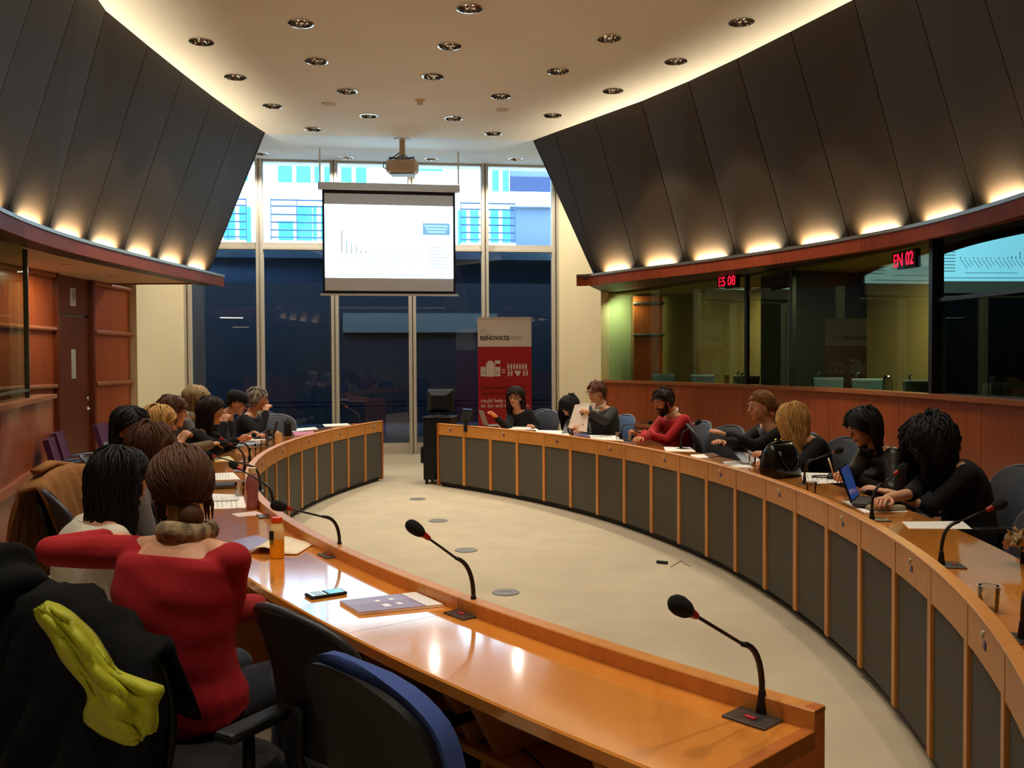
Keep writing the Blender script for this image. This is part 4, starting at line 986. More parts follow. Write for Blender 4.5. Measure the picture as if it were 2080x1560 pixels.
def make_chair(label, group=None, back=None, rim=None, seat=None, arms=True, tall=.96):
    r = empty('office_chair', label=label, cat='chair', group=group)
    back = back or M_MESHB; rim = rim or M_RIM; seat = seat or M_SEATF
    R_, loop = back_rings(.53, tall, .225, -.25, .014)
    b = MB(); b.rings(R_, True, True); b.build('backrest', back, r, smooth='auto')
    b = MB(); b.tube(loop + [loop[0]], .013, 7); b.build('back_frame', rim, r, smooth=True)
    b = MB(); n = 20
    def se(f, z): return [(.235 * f * np.sign(math.cos(a)) * abs(math.cos(a)) ** .6, .02 + .225 * f * np.sign(math.sin(a)) * abs(math.sin(a)) ** .6, z) for a in [2 * PI * j / n for j in range(n)]]
    b.rings([se(.9, .415), se(1, .43), se(1, .455), se(.93, .475), se(.6, .468)], True, True); b.build('seat', seat, r, smooth='auto')
    b = MB(); b.tube([(0, -.18, .42), (0, -.27, .44), (0, -.30, .55), (0, -.285, .68)], [.03, .03, .026, .02], 8, flat=(1.4, .7)); b.build('back_support', M_BLACKPL, r, smooth=True)
    b = MB(); b.lathe([(.03, .12), (.03, .40), (.08, .41), (.08, .42), (0, .42)], n=12); b.build('column', M_BLACKPL, r, smooth='auto')
    for k in range(5):
        a = 2 * PI * k / 5 + .3; d = np.array((math.cos(a), math.sin(a), 0))
        b = MB(); b.tube([d * .03 + np.array((0, 0, .12)), d * .29 + np.array((0, 0, .075))], [.028, .018], 6); b.build('base_leg', M_BLACKPL, r)
        b = MB(); t = np.array((-d[1], d[0], 0)); b.tube([d * .29 + t * -.02 + np.array((0, 0, .032)), d * .29 + t * .02 + np.array((0, 0, .032))], .03, 10); b.build('caster', M_BLACK, r)
    if arms:
        for s in (-1, 1):
            b = MB(); b.tube([(s * .20, 0, .42), (s * .265, -.01, .45), (s * .275, -.02, .62)], [.018, .018, .016], 8); q = b.build('armrest', M_BLACKPL, r, smooth=True)
            b = MB(); b.box((s * .275, 0.01, .635), (.07, .24, .03)); b.build('arm_pad', M_BLACK, q, bevel=.012)
    return r

# ------------------------------------------------------------------ people
SKIN = {'light': mat('skin_light', (214, 158, 124), .5, var=.05, vscale=8), 'warm': mat('skin_warm', (198, 136, 98), .5, var=.05, vscale=8), 'tan': mat('skin_tan', (176, 112, 78), .5, var=.05, vscale=8)}
def hairm(n, c): return mat('hair_' + n, c, .58, var=.35, vscale=40, stretch=(6, 6, .5), spec=.25)
HAIR = {'black': hairm('black', (20, 16, 16)), 'dark': hairm('dark_brown', (40, 26, 20)), 'brown': hairm('brown', (80, 50, 33)), 'auburn': hairm('chestnut', (88, 54, 34)), 'blond': hairm('blonde', (190, 146, 84)), 'ash': hairm('ash_blonde', (172, 146, 106)), 'grey': hairm('grey', (128, 116, 104)), 'dblond': hairm('dark_blonde', (140, 98, 56))}
def cloth(n, c, rough=.9): return mat('cloth_' + n, c, rough, bump=.25, bscale=90, var=.06, vscale=12, sheen=.1)
CL = {'black': mat('cloth_black', (13, 13, 15), .95, bump=.25, bscale=90), 'red': mat('cloth_red_knit', (158, 14, 24), .9, bump=.12, bscale=60), 'crimson': cloth('crimson_knit', (176, 22, 28)), 'white': cloth('cream', (214, 206, 188)), 'suit': mat('cloth_grey_suit', (46, 46, 47), .9, bump=.2, bscale=90), 'grey': cloth('grey', (110, 108, 108)), 'olive': cloth('olive', (104, 86, 60)), 'navy': cloth('navy_denim', (32, 36, 54)), 'leather': mat('black_leather_jacket', (38, 34, 32), .35, bump=.3, bscale=30), 'shirt': cloth('shirt', (206, 196, 180)), 'trouser': cloth('trouser', (34, 34, 38)), 'shoe': mat('shoe_leather', (26, 22, 20), .35), 'scarf': mat('patterned_scarf', (150, 130, 100), .9, var=.75, vscale=32, bump=.4, bscale=70), 'purple': cloth('lilac', (120, 100, 120))}
M_EYE = mat('eye_white', (210, 200, 190), .2); M_IRIS = mat('iris', (30, 20, 14), .15); M_LIP = mat('lips', (164, 84, 74), .4); M_SPEC = mat('spectacle_frame', (30, 20, 18), .3)

def sstep(x): x = min(1, max(0, x)); return x * x * (3 - 2 * x)
def person(label, head, yaw, lean=.10, side=0.0, hyaw=None, pitch=.1, roll=0.0, L=None, R=None, Le=None, Re=None, top='black', sleeve=1.0, neck=.95, skin='light', hair=('bob', 'brown'), face=True, glasses=False, beard=None, w=1.0, trousers='trouser', voxel=.011, curl=.5, seed=1, fold=.0, female=True, veil=False):
    rnd = random.Random(seed)
    head = np.array(head, float); yaw = math.radians(yaw); hy = (math.radians(hyaw) if hyaw is not None else yaw) - yaw
    fdir = np.array((math.sin(yaw), math.cos(yaw), 0)); rdir = np.array((math.cos(yaw), -math.sin(yaw), 0))
    hip = head - fdir * lean - rdir * side; hip[2] = 0
    root = empty('person', hip, yaw, label=label, cat='person')
    def loc(p): d = np.array(p, float) - hip; return np.array((d @ rdir, d @ fdir, p[2]))
    hc = np.array((side, lean, head[2]))
    # head axes
    F0 = np.array((math.sin(hy) * math.cos(pitch), math.cos(hy) * math.cos(pitch), -math.sin(pitch)))
    U0 = np.array((math.sin(hy) * math.sin(pitch), math.cos(hy) * math.sin(pitch), math.cos(pitch)))
    X0 = np.cross(F0, U0)
    U = U0 * math.cos(roll) + X0 * math.sin(roll); X = np.cross(F0, U); HM = np.c_[X, F0, U]; F = F0
    def H(x, y, z): return hc + HM @ np.array((x, y, z))
    c7 = hc - U * .125 - F * .045; c7 = np.array((c7[0] * .6, c7[1] - .02, c7[2] - .035)); hipp = np.array((0, 0, .50))
    sw = (.165 if female else .19) * w
    tors = []
    prof = [(0.0, .175, .125), (.12, .175, .125), (.30, .155, .112), (.5, .152, .112), (.7, .170, .118), (.84, .172, .105), (.93, .135, .082), (1.0, .066, .064)]
    def spine(t): return hipp * (1 - t) + c7 * t + np.array((0, -.045 * math.sin(PI * t), 0))
    def torso(mb, g, tmax=1.0, tmin=0.0, nk=18):
        R_ = []
        for t in np.linspace(tmin, tmax, nk):
            rx = np.interp(t, [p[0] for p in prof], [p[1] for p in prof]) * w * (1 if female else 1.08); ry = np.interp(t, [p[0] for p in prof], [p[2] for p in prof]) * (1 if w < 1.1 else w * .95)
            ax = spine(min(1, t + .03)) - spine(max(0, t - .03)); ax /= np.linalg.norm(ax); fr = np.cross(ax, (1, 0, 0)) ; fr /= np.linalg.norm(fr)
            if fr[1] < 0: fr = -fr
            R_.append([spine(t) + np.array((1, 0, 0)) * (rx + g) * np.sign(math.cos(a)) * abs(math.cos(a)) ** .85 + fr * (ry + g) * np.sign(math.sin(a)) * abs(math.sin(a)) ** .85 for a in [2 * PI * j / 20 for j in range(20)]])
        mb.rings(R_, True, True)
    # arms
    arms = []
    for sgn, tgt, elb in ((-1, L, Le), (1, R, Re)):
        S = spine(.905) + np.array((sgn * sw, 0.0, .0))
        if tgt is None: T = np.array((sgn * .12, .30, .62))
        else: T = loc(tgt)
        a_, b_ = .285, .25
        if elb is not None: E = loc(elb)
        else:
            d = T - S; D = np.linalg.norm(d); 
            if D > a_ + b_ - .01: k_ = (D + .012) / (a_ + b_); a_ *= k_; b_ *= k_
            x = (a_ * a_ - b_ * b_ + D * D) / (2 * D); hgt = math.sqrt(max(1e-4, a_ * a_ - x * x)); dn = d / D
            hint = np.array((sgn * .55, -.35, -1.0)); hint = hint - dn * (hint @ dn); hint /= np.linalg.norm(hint); E = S + dn * x + hint * hgt
        arms.append((sgn, S, E, T))
    body = MB()
    torso(body, -.012); body.chain([c7 - (0, 0, .05), c7 + (0, .012, .03), H(0, -.012, -.06)], [.062, .054, .052])
    body.ellipsoid(H(0, -.012, .022), (.076, .096, .092), HM); body.ellipsoid(H(0, .022, -.045), (.056, .066, .074), HM)
    body.ellipsoid(H(0, .066, -.098), (.022, .02, .018), HM)
    body.capsule(H(0, .092, .012), H(0, .108, -.024), .008, .0125); body.capsule(H(-.03, .078, .032), H(.03, .078, .032), .013, .013)
    for s in (-1, 1):
        body.ellipsoid(H(s * .034, .058, -.024), (.026, .028, .028), HM); body.ellipsoid(H(s * .078, -.008, -.012), (.011, .021, .032), HM)
    body.capsule(H(-.016, .082, -.06), H(.016, .082, -.06), .010, .010)
    fing = MB()
    for sgn, S, E, T in arms:
        body.chain([S, E, T], [.047, .036, .025]); body.capsule(c7 + np.array((sgn * .03, 0, -.03)), S, .045, .046); d = T - E; d = d / np.linalg.norm(d)
        nrm = np.array((sgn * -.25, 0.15, -1.0)); nrm = nrm - d * (nrm @ d); nrm /= np.linalg.norm(nrm); sd = np.cross(d, nrm) * (1 if sgn > 0 else -1)
        # sd points to the thumb side
        if sd[0] * sgn > 0: sd = -sd
        kn = T + d * .085
        body.capsule(T + d * .01, kn - d * .012, .027, .036, flat=(1, .45), ref=nrm)
        for k, (o_, ln) in enumerate(((.030, .068), (.010, .077), (-.010, .071), (-.029, .056))):
            q = kn - d * .012 + sd * o_; c_ = .15 + curl * (.9 + .1 * k); dd = d + sd * o_ * 2.2; dd /= np.linalg.norm(dd); P = [q]
            for j in range(3):
                dd2 = dd * math.cos(c_ * (j * .75 + .35)) + nrm * math.sin(c_ * (j * .75 + .35)); P.append(P[-1] + dd2 * ln * (.42, .32, .26)[j] * 1.12)
            fing.tube([P[0] - d * .02] + P, [.0085, .0088, .0082, .0075, .0055], 7)
        q = T + d * .025 + sd * .024; dd = d * .62 + sd * .7 + nrm * .3; dd /= np.linalg.norm(dd); P = [q - dd * .015, q + dd * .03, q + dd * .03 + (d * .85 + sd * .35 + nrm * .3) * .032, q + dd * .03 + (d * .95 + sd * .1 + nrm * .4) * .058]
        fing.tube(P, [.011, .0105, .009, .0065], 7)
    legs = []
    for s in (-1, 1):
        hp, kn, an = np.array((s * .09, .03, .53)), np.array((s * .125, .42, .50)), np.array((s * .12, .36, .10)); legs.append((s, hp, kn, an))
        body.chain([hp, kn, an, an + (0, .13, -.05)], [.078, .054, .038, .03])
    bo = remesh(body, 'body', voxel * .85, SKIN[skin], root, 2, .6)
    bm = bmesh.new(); bm.from_mesh(bo.data); me2 = fing.mesh('f'); bm.from_mesh(me2); bmesh.ops.recalc_face_normals(bm, faces=bm.faces); bm.to_mesh(bo.data); bm.free(); bpy.data.meshes.remove(me2)
    bo.data.polygons.foreach_set('use_smooth', [True] * len(bo.data.polygons))
    # clothes
    g = MB(); torso(g, .020, neck, .02)
    for sgn, S, E, T in arms:
        e2 = E + (T - E) * max(.02, sleeve) * .96
        g.chain([S + (0, 0, -.005), E, e2], [.060, .052, .041 if sleeve > .5 else .05]); g.capsule(spine(min(neck, .93)) + np.array((sgn * .045, 0, -.03)), S + (0, 0, -.004), .055, .060)
    dfn = None
    if fold: dfn = lambda co: fold * (np.sin(co[:, 2] * 62 + 3.2 * np.sin(co[:, 0] * 9) + 2 * co[:, 1]) * .6 + np.sin(co[:, 2] * 31 - co[:, 0] * 22) * .5)
    remesh(g, 'top', voxel, CL[top], root, 3, .55, dfn)
    g = MB(); torso(g, .006, .15, -.02, 5)
    for s, hp, kn, an in legs: g.chain([hp, kn, an], [.092, .070, .055])
    remesh(g, 'trousers', .016, CL[trousers], root, 2, .6)
    for s, hp, kn, an in legs:
        g = MB(); g.chain([an + (0, -.045, -.055), an + (0, .05, -.055), an + (0, .15, -.07)], [.042, .04, .034], flat=(1, .9)); g.build('shoe', CL['shoe'], root, smooth=True)
    # face
    if face:
        for s in (-1, 1):
            g = MB(); g.ellipsoid(H(s * .031, .083, .010), (.0135, .010, .0095), HM, 12, 8); g.ellipsoid(H(s * .031, .0895, .010), (.0062, .005, .0062), HM, 10, 6, 1); g.build('eye', [M_EYE, M_IRIS], root, smooth=True)
            g = MB(); g.tube([H(s * .014, .096, .033), H(s * .03, .095, .040), H(s * .048, .082, .034)], [.003, .0045, .003], 6); g.build('eyebrow', HAIR[hair[1]] if hair[1] not in ('blond', 'ash') else HAIR['dblond'], root, smooth=True)
        g = MB(); g.tube([H(-.024, .085, -.060), H(-.01, .0945, -.057), H(.01, .0945, -.057), H(.024, .085, -.060)], [.003, .0065, .0065, .003], 8, flat=(1, 1)); g.build('mouth', M_LIP, root, smooth=True)
    if glasses:
        g = MB()
        for s in (-1, 1):
            g.tube([H(s * .033 + .024 * math.cos(a), .103, .008 + .018 * math.sin(a)) for a in np.linspace(0, 2 * PI, 15)], .0028, 5)
            g.tube([H(s * .057, .100, .012), H(s * .082, .04, .014), H(s * .082, -.02, .006)], .0028, 5)
        g.tube([H(-.009, .104, .012), H(.009, .104, .012)], .0025, 5); g.build('glasses', M_SPEC, root, smooth=True)
    if beard:
        g = MB(); g.ellipsoid(H(0, .030, -.072), (.063, .066, .064), HM); g.ellipsoid(H(0, .066, -.11), (.032, .034, .036), HM)
        for s in (-1, 1): g.capsule(H(s * .066, .012, .005), H(s * .058, .03, -.07), .013, .022)
        g.capsule(H(-.02, .098, -.043), H(.02, .098, -.043), .007, .007); remesh(g, 'beard', .009, HAIR[beard], root, 1, .8)
    # hair
    st, hcname = hair; hm = HAIR[hcname]
    vol = {'short': .016, 'crop': .013, 'bob': .024, 'long': .02, 'bun': .022, 'pony': .02, 'curly': .05, 'cap': .006}[st]
    er = np.array((.076 + vol, .096 + vol, .092 + vol)); ec = np.array((0, -.014, .024))
    def hmask(d):
        zt = np.interp(d[1], [-1, -.3, .1, .5, 1], [-.8, -.66, -.08, .30, .43]); return sstep((d[2] - zt) / .14 + .5)
    g = MB(); n, k = 30, 20; R_ = []
    for i in range(k + 1):
        th = PI * i / k; ring = []
        for j in range(n):
            d = np.array((max(math.sin(th), .02) * math.cos(2 * PI * j / n), max(math.sin(th), .02) * math.sin(2 * PI * j / n), -math.cos(th)))
            m_ = hmask(d); wob = .004 * math.sin(j * 2.1 + seed) * math.sin(i * .9 + seed)
            ring.append(H(*(ec + d * (er * (.76 + .24 * m_) + wob * m_))))
        R_.append(ring)
    g.rings(R_, True, True)
    def surf(d, k_=1.0): return ec + np.array(d) * er * k_
    ns, ln = {'short': (260, .05), 'crop': (200, .03), 'bob': (420, .21), 'long': (520, .46), 'bun': (0, 0), 'pony': (0, 0), 'curly': (560, .36), 'cap': (60, .06)}[st]
    wav = .012 if st == 'curly' else .004
    dl = HM.T @ np.array((0, 0, -1.0))                       # gravity in head axes
    for q in range(ns):
        for _ in range(60):
            a, zz = rnd.uniform(0, 2 * PI), rnd.uniform(-.45, 1); rr = math.sqrt(1 - zz * zz); d = np.array((rr * math.cos(a), rr * math.sin(a), zz))
            if hmask(d) > .85: break
        p = surf(d, 1.0); P = [surf(d, .97)]; L_ = ln * (rnd.uniform(.9, 1.03) if st == 'bob' else rnd.uniform(.78, 1.04)); stp = .024; out = rnd.uniform(1.0, 1.07); ph = rnd.uniform(0, 6)
        nst = max(3, int(L_ / stp))
        tgt_len = 0
        for j in range(nst):
            nd = (p - ec) / er; nl = np.linalg.norm(nd); nr = nd / er; nr = nr / np.linalg.norm(nr)
            t = dl - nr * (dl @ nr) if nl < 1.15 and (dl @ nr) < .35 else dl.copy()
            if np.linalg.norm(t) < .25: t = t + np.array((d[0], d[1] * .4 - .35, 0)) * .8
            t = t + np.array((math.copysign(.25, d[0]) if p[1] > .0 and p[2] > 0 else 0, -.35 if p[1] > .02 else 0, 0))
            if st in ('short', 'crop'): t = t * .8 + nr * (.22 if st == 'short' else .06)
            t = t / np.linalg.norm(t); p = p + t * stp
            nd = (p - ec) / er; nl = np.linalg.norm(nd)
            if nl < out and p[2] > -.09: p = ec + nd / nl * er * out
            if veil:
                if p[1] > .035 and abs(p[0]) < .082 and p[2] < .05: p[0] = math.copysign(.084, p[0] if abs(p[0]) > .01 else d[0])
            elif p[1] > .012 and p[2] < .062:
                p[1] -= .020; p[0] = math.copysign(max(.080, abs(p[0])), p[0] if abs(p[0]) > .01 else d[0])
            P.append(p + np.array((math.sin(j * 1.3 + ph), math.cos(j * 1.1 + ph), 0)) * wav)
        rad = rnd.uniform(.0045, .0085) * (1.25 if st == 'curly' else 1)
        RR = [rad * (1 if x < .6 else 1 - .75 * (x - .6) / .4) for x in np.linspace(0, 1, len(P))]
        W_ = [H(*x) for x in P]
        # strands that fall below the neck rest on the shoulders
        g.tube(W_, RR, 5)
    if st == 'bun':
        bc = np.array((0.0, -.100, -.098)); g.ellipsoid(H(*bc), (.040, .036, .042), HM)
        g.capsule(H(0, -.102, -.11), H(.004, -.115, -.17), .030, .012)
        d1 = (bc - ec) / er; d1 /= np.linalg.norm(d1); e1 = np.cross(d1, (1, 0, 0)); e1 /= np.linalg.norm(e1); e2 = np.cross(d1, e1)
        for q in range(230):                                  # hair combed back along the skull into the knot
            ph = 2 * PI * (q + rnd.uniform(-.4, .4)) / 230; fz = rnd.random(); amp = .006 + .035 * fz * fz; P = []
            for th in np.linspace(rnd.uniform(1.5, 2.5), .16, 11):
                dd = d1 * math.cos(th) + (e1 * math.cos(ph + .10 * math.sin(3 * th + q)) + e2 * math.sin(ph + .10 * math.sin(3 * th + q))) * math.sin(th)
                if hmask(dd) > .7: P.append(H(*surf(dd, 1.0 + amp)))
            if len(P) > 3: r_ = rnd.uniform(.003, .0055); g.tube(P, [.0015] + [r_] * (len(P) - 2) + [.003], 5)
        for q in range(10):
            s = rnd.choice((-1, 1)); x0 = s * rnd.uniform(.06, .088); g.tube([H(x0, rnd.uniform(-.05, .0), -.02), H(x0 * 1.05, -.03, -.07), H(x0 * .98, -.04, -.115)], [.008, .007, .002], 5)
    if st == 'pony':
        g.ellipsoid(H(0, -.118, .02), (.026, .026, .026), HM); bc = np.array((0.0, -.118, .02))
        d1 = (bc - ec) / er; d1 /= np.linalg.norm(d1); e1 = np.cross(d1, (1, 0, 0)); e1 /= np.linalg.norm(e1); e2 = np.cross(d1, e1)
        for q in range(230):                                  # hair combed back along the skull into the tail
            ph = 2 * PI * (q + rnd.uniform(-.4, .4)) / 230; fz = rnd.random(); amp = .006 + .035 * fz * fz; P = []
            for th in np.linspace(rnd.uniform(1.5, 2.5), .16, 11):
                dd = d1 * math.cos(th) + (e1 * math.cos(ph + .10 * math.sin(3 * th + q)) + e2 * math.sin(ph + .10 * math.sin(3 * th + q))) * math.sin(th)
                if hmask(dd) > .7: P.append(H(*surf(dd, 1.0 + amp)))
            if len(P) > 3: r_ = rnd.uniform(.003, .0055); g.tube(P, [.0015] + [r_] * (len(P) - 2) + [.003], 5)
        for q in range(80):
            o = np.array((rnd.uniform(-1, 1), rnd.uniform(-1, 1))) * .028; e = rnd.uniform(.8, 1.1)
            g.tube([H(o[0] * .5, -.115, .03), H(o[0], -.155 + o[1] * .6, .0), H(o[0] * 1.3, -.155 + o[1], -.09 * e), H(o[0] * 1.1, -.12 + o[1], -.22 * e)], [.006, .009, .008, .003], 5)
    g.build('hair', hm, root, smooth=True)
    if st == 'cap':
        g = MB(); R_ = []
        for z, f in ((.03, 1.0), (.055, 1.03), (.085, .98), (.108, .82), (.122, .5), (.126, .1)): R_.append([H(.092 * f * math.cos(a), -.012 + .112 * f * math.sin(a), z) for a in [2 * PI * j / 24 for j in range(24)]])
        g.rings(R_, True, True); g.build('cap', CL['black'], root, smooth=True)
        g = MB(); G = [[H(x * .078, .085 + y * .075 * (1 - .35 * x * x), .036 - .012 * y - .012 * x * x) for x in np.linspace(-1, 1, 9)] for y in np.linspace(0, 1, 5)]; g.grid(G, .005); g.build('cap_peak', CL['black'], root, smooth=True)
    return dict(root=root, H=H, hip=hip, yaw=yaw, c7=c7, spine=spine, arms=arms, fdir=fdir, rdir=rdir, hc=hc)

def place(src, pr, label, dy=-.02):
    p = pr['hip'] + pr['fdir'] * dy; return obj_at(src, (p[0], p[1], 0), pr['yaw'], label)

CH = make_chair('charcoal office chair standing empty, second from the man in the crimson sweater', 'charcoal office chairs round the desks')
PPL = {}
# ---- right side, far to near
PPL['R1'] = person('woman in black with glasses and long dark hair raising a hand before the banner', at_y(1047, 807, 11.75), -132, .16, hyaw=-160, pitch=.12, roll=-.10, R=at_y(1010, 850, 11.45), Re=at_y(1032, 872, 11.5), L=at_y(1085, 868, 11.45), skin='light', hair=('long', 'dark'), glasses=True, curl=.25, seed=11, neck=.93)
PPL['R2'] = person('person in grey with long dark hair falling over the face beside the grey suited man', at_y(1157, 826, 11.05), -125, .26, hyaw=-128, pitch=.75, L=at_y(1185, 880, 10.7), R=at_y(1145, 885, 10.6), top='grey', hair=('long', 'black'), seed=12, veil=True)
PPL['R3'] = person('man in a dark grey suit and glasses holding up white papers', at_y(1211, 797, 10.55), -122, .10, hyaw=-128, pitch=.08, R=at_y(1168, 862, 10.05), L=at_y(1198, 838, 10.05), top='suit', hair=('crop', 'auburn'), glasses=True, female=False, seed=13, neck=.92, curl=.8)
PPL['R4'] = person('bearded man in a crimson sweater looking down at his hands', at_y(1347, 815, 9.42), -112, .14, hyaw=-114, pitch=.45, R=at_y(1300, 889, 9.0), L=at_y(1306, 880, 9.25), top='crimson', skin='warm', hair=('crop', 'dark'), beard='dark', female=False, seed=14, neck=.93, curl=.4)
PPL['R5'] = person('woman in a black cardigan with a brown ponytail who gestures with both hands', at_y(1545, 826, 7.85), -104, .12, hyaw=-98, pitch=.12, R=at_y(1466, 897, 7.35), L=at_y(1478, 884, 7.6), hair=('pony', 'dblond'), seed=15, neck=.92, curl=.2)
PPL['R6'] = person('woman in black with long straight blonde hair holding a leaflet', at_y(1608, 853, 7.35), -108, .20, hyaw=-68, pitch=.38, R=at_y(1552, 938, 6.75), L=at_y(1566, 926, 7.0), hair=('long', 'blond'), seed=16, sleeve=.3, veil=True)
PPL['R7'] = person('woman in a black leather jacket with long black hair writing on paper', at_y(1752, 868, 6.3), -100, .16, hyaw=-102, pitch=.42, R=at_y(1712, 962, 5.75), L=at_y(1740, 975, 6.05), top='leather', skin='warm', hair=('long', 'black'), seed=17, neck=.93, curl=.7)
PPL['R8'] = person('woman in black with curly dark hair over her face typing on a laptop', at_y(1887, 900, 5.45), -92, .24, hyaw=-98, pitch=.60, R=at_y(1802, 1012, 5.1), L=at_y(1800, 1000, 5.4), skin='light', hair=('curly', 'black'), seed=18, sleeve=.1, curl=.45, face=False, veil=True)
# ---- left side, far to near
PPL['L10'] = person('grey haired man in black with his hand at his chin, farthest on the left', at_y(525, 812, 10.35), 92, .14, hyaw=72, pitch=.15, R=at_y(540, 838, 10.15), L=at_y(548, 880, 10.75), hair=('short', 'grey'), seed=21, female=False, curl=1.1)
PPL['L9'] = person('person in a black peaked cap and black top with forearms on the desk', at_y(482, 818, 9.6), 86, .18, hyaw=92, pitch=.38, R=at_y(510, 888, 9.3), L=at_y(505, 884, 9.75), hair=('cap', 'dark'), glasses=True, sleeve=.25, seed=22)
PPL['L8'] = person('woman in black with long dark hair resting her cheek on her hand', at_y(432, 836, 8.35), 80, .16, hyaw=72, pitch=.10, R=at_y(455, 862, 8.15), L=at_y(480, 895, 8.7), hair=('long', 'dark'), seed=23, curl=.9)
PPL['L7'] = person('ash blonde person with a light scarf behind the long haired woman in black', at_y(402, 812, 9.0), 78, .10, hyaw=70, pitch=.12, hair=('bob', 'ash'), top='grey', seed=24)
PPL['L6'] = person('woman in olive with a chestnut bob seen from behind between two blonde heads', at_y(352, 838, 7.45), 72, .14, hyaw=62, pitch=.1, R=at_y(428, 903, 7.85), top='olive', hair=('bob', 'auburn'), seed=25)
PPL['L5'] = person('woman with a short golden blonde bob and a raised fist', at_y(325, 862, 6.5), 66, .14, hyaw=60, pitch=.15, R=at_y(366, 902, 6.25), hair=('bob', 'blond'), seed=26, curl=1.2, sleeve=.15)
PPL['L4'] = person('dark haired woman turning her face towards the camera over another head', at_y(268, 872, 5.55), 80, .10, hyaw=128, pitch=.12, roll=.15, hair=('long', 'black'), skin='warm', seed=27)
PPL['L3'] = person('brown haired person mostly hidden between the bun and the woman facing the camera', at_y(308, 912, 4.85), 58, .14, hyaw=50, pitch=.35, top='grey', hair=('bob', 'brown'), seed=28)
PPL['L2'] = person('black haired woman in a cream top seen from behind', at_y(248, 975, 3.75), 48, .10, hyaw=40, pitch=.12, top='white', hair=('long', 'black'), seed=29, neck=.95, w=1.05)
PPL['L1'] = person('woman in a red sweater with a low brown bun and patterned scarf', at_y(366, 988, 2.98), 20, .08, side=-.07, hyaw=-34, pitch=.12, roll=-.04, L=at_y(215, 1095, 3.45), Le=at_y(105, 1120, 3.12), R=at_y(520, 1230, 3.15), Re=at_y(462, 1235, 2.86), top='red', hair=('bun', 'brown'), trousers='navy', seed=30, neck=.885, w=1.12, voxel=.009, fold=.0028)

# extra clothing pieces that show
def ring_cloth(pr, name, m, r=.062, t=.026, dz=0.0, fwd=.0, sx=1.0, tilt=0.15):
    c = pr['c7'] + np.array((0, .012 + fwd, .025 + dz)); b = MB()
    P = [c + np.array((r * sx * math.cos(a), r * math.sin(a), -tilt * r * math.sin(a) + .004 * math.sin(3 * a))) for a in np.linspace(0, 2 * PI, 25)]
    b.tube(P, t, 9, flat=(.75, 1.1)); return b.build(name, m, pr['root'], smooth=True)
ring_cloth(PPL['L1'], 'scarf', CL['scarf'], .076, .029, -.004, tilt=.1)
ring_cloth(PPL['L7'], 'scarf', CL['shirt'], .085, .04, -.02)
ring_cloth(PPL['R4'], 'shirt_collar', CL['shirt'], .058, .013, -.012, tilt=.6)
ring_cloth(PPL['R3'], 'shirt_collar', CL['shirt'], .056, .012, -.014, tilt=.6)
def front_wedge(pr, name, m, t0, t1, w0, w1, g=.018):
    b = MB(); G = []
    for k in range(8):
        t = t0 + (t1 - t0) * k / 7; c = pr['spine'](t); w_ = w0 + (w1 - w0) * k / 7
        ry = np.interp(t, [.3, .5, .7, .84, .93, 1], [.112, .112, .118, .105, .082, .064]) + g
        G.append([c + np.array((x * w_, ry * math.sqrt(max(.1, 1 - (x * w_ / .18) ** 2)), .0)) for x in np.linspace(-1, 1, 7)])
    b.grid(G, -.012); return b.build(name, m, pr['root'], smooth=True)
front_wedge(PPL['R3'], 'shirt_front', CL['shirt'], .5, .95, .025, .06)
front_wedge(PPL['R5'], 'grey_top_front', CL['grey'], .5, .95, .03, .07)
front_wedge(PPL['R7'], 'scarf_front', CL['black'], .6, .97, .03, .07)
# ---- chairs under the people
place(CH, PPL['R1'], 'charcoal office chair under the woman with glasses before the banner'); place(CH, PPL['R2'], 'charcoal office chair under the person whose hair hides the face')
blue = make_chair('slate blue office chair under the grey suited man', 'charcoal office chairs round the desks', back=mat('slate_blue_back', (70, 92, 128), .6), rim=M_RIM)
q = PPL['R3']; pz = q['hip']; blue.location = [float(x) for x in (pz[0] - q['fdir'][0] * .02, pz[1] - q['fdir'][1] * .02, 0)]; blue.rotation_euler = (0, 0, -q['yaw'])
for k, l in (('R4', 'charcoal office chair under the man in the crimson sweater'), ('R5', 'charcoal office chair under the woman with the ponytail'), ('R6', 'charcoal office chair under the long haired blonde woman'), ('R7', 'charcoal office chair under the woman in the leather jacket'), ('R8', 'charcoal office chair under the woman who types'),
             ('L10', 'charcoal office chair under the grey haired man'), ('L9', 'charcoal office chair under the person in the cap'), ('L8', 'charcoal office chair under the long haired woman who rests her cheek'), ('L7', 'charcoal office chair under the ash blonde person'), ('L6', 'charcoal office chair under the woman with the chestnut bob'), ('L5', 'charcoal office chair under the golden blonde woman'), ('L4', 'charcoal office chair under the woman who faces the camera'), ('L3', 'charcoal office chair under the mostly hidden brown haired person')):
    place(CH, PPL[k], l)
def empty_chair(u, v, y, z, yaw, label, src=CH, turn=0):
    """backrest middle seen at (u,v) at depth y"""
    p = at_y(u, v, y); a = math.radians(yaw); p = p + np.array((math.sin(a), math.cos(a), 0)) * .29
    return obj_at(src, (p[0], p[1], 0), a, label)
p = at_y(1480, 880, 8.9); a = math.radians(-125); CH.location = (p[0] + math.sin(a) * .29, p[1] + math.cos(a) * .29, 0); CH.rotation_euler = (0, 0, -a)
empty_chair(1408, 880, 9.15, 0, 100, 'charcoal office chair standing empty right beside the man in the crimson sweater')
empty_chair(1112, 848, 11.75, 0, -135, 'charcoal office chair standing empty right of the woman with glasses')
empty_chair(553, 828, 11.9, 0, 85, 'charcoal office chair standing empty beyond the grey haired man, farther of two')
empty_chair(562, 858, 11.2, 0, 168, 'charcoal office chair standing empty just right of the grey haired man')
empty_chair(2150, 1075, 4.05, 0, -95, 'black office chair cut by the right picture edge, with a fur coat on it')
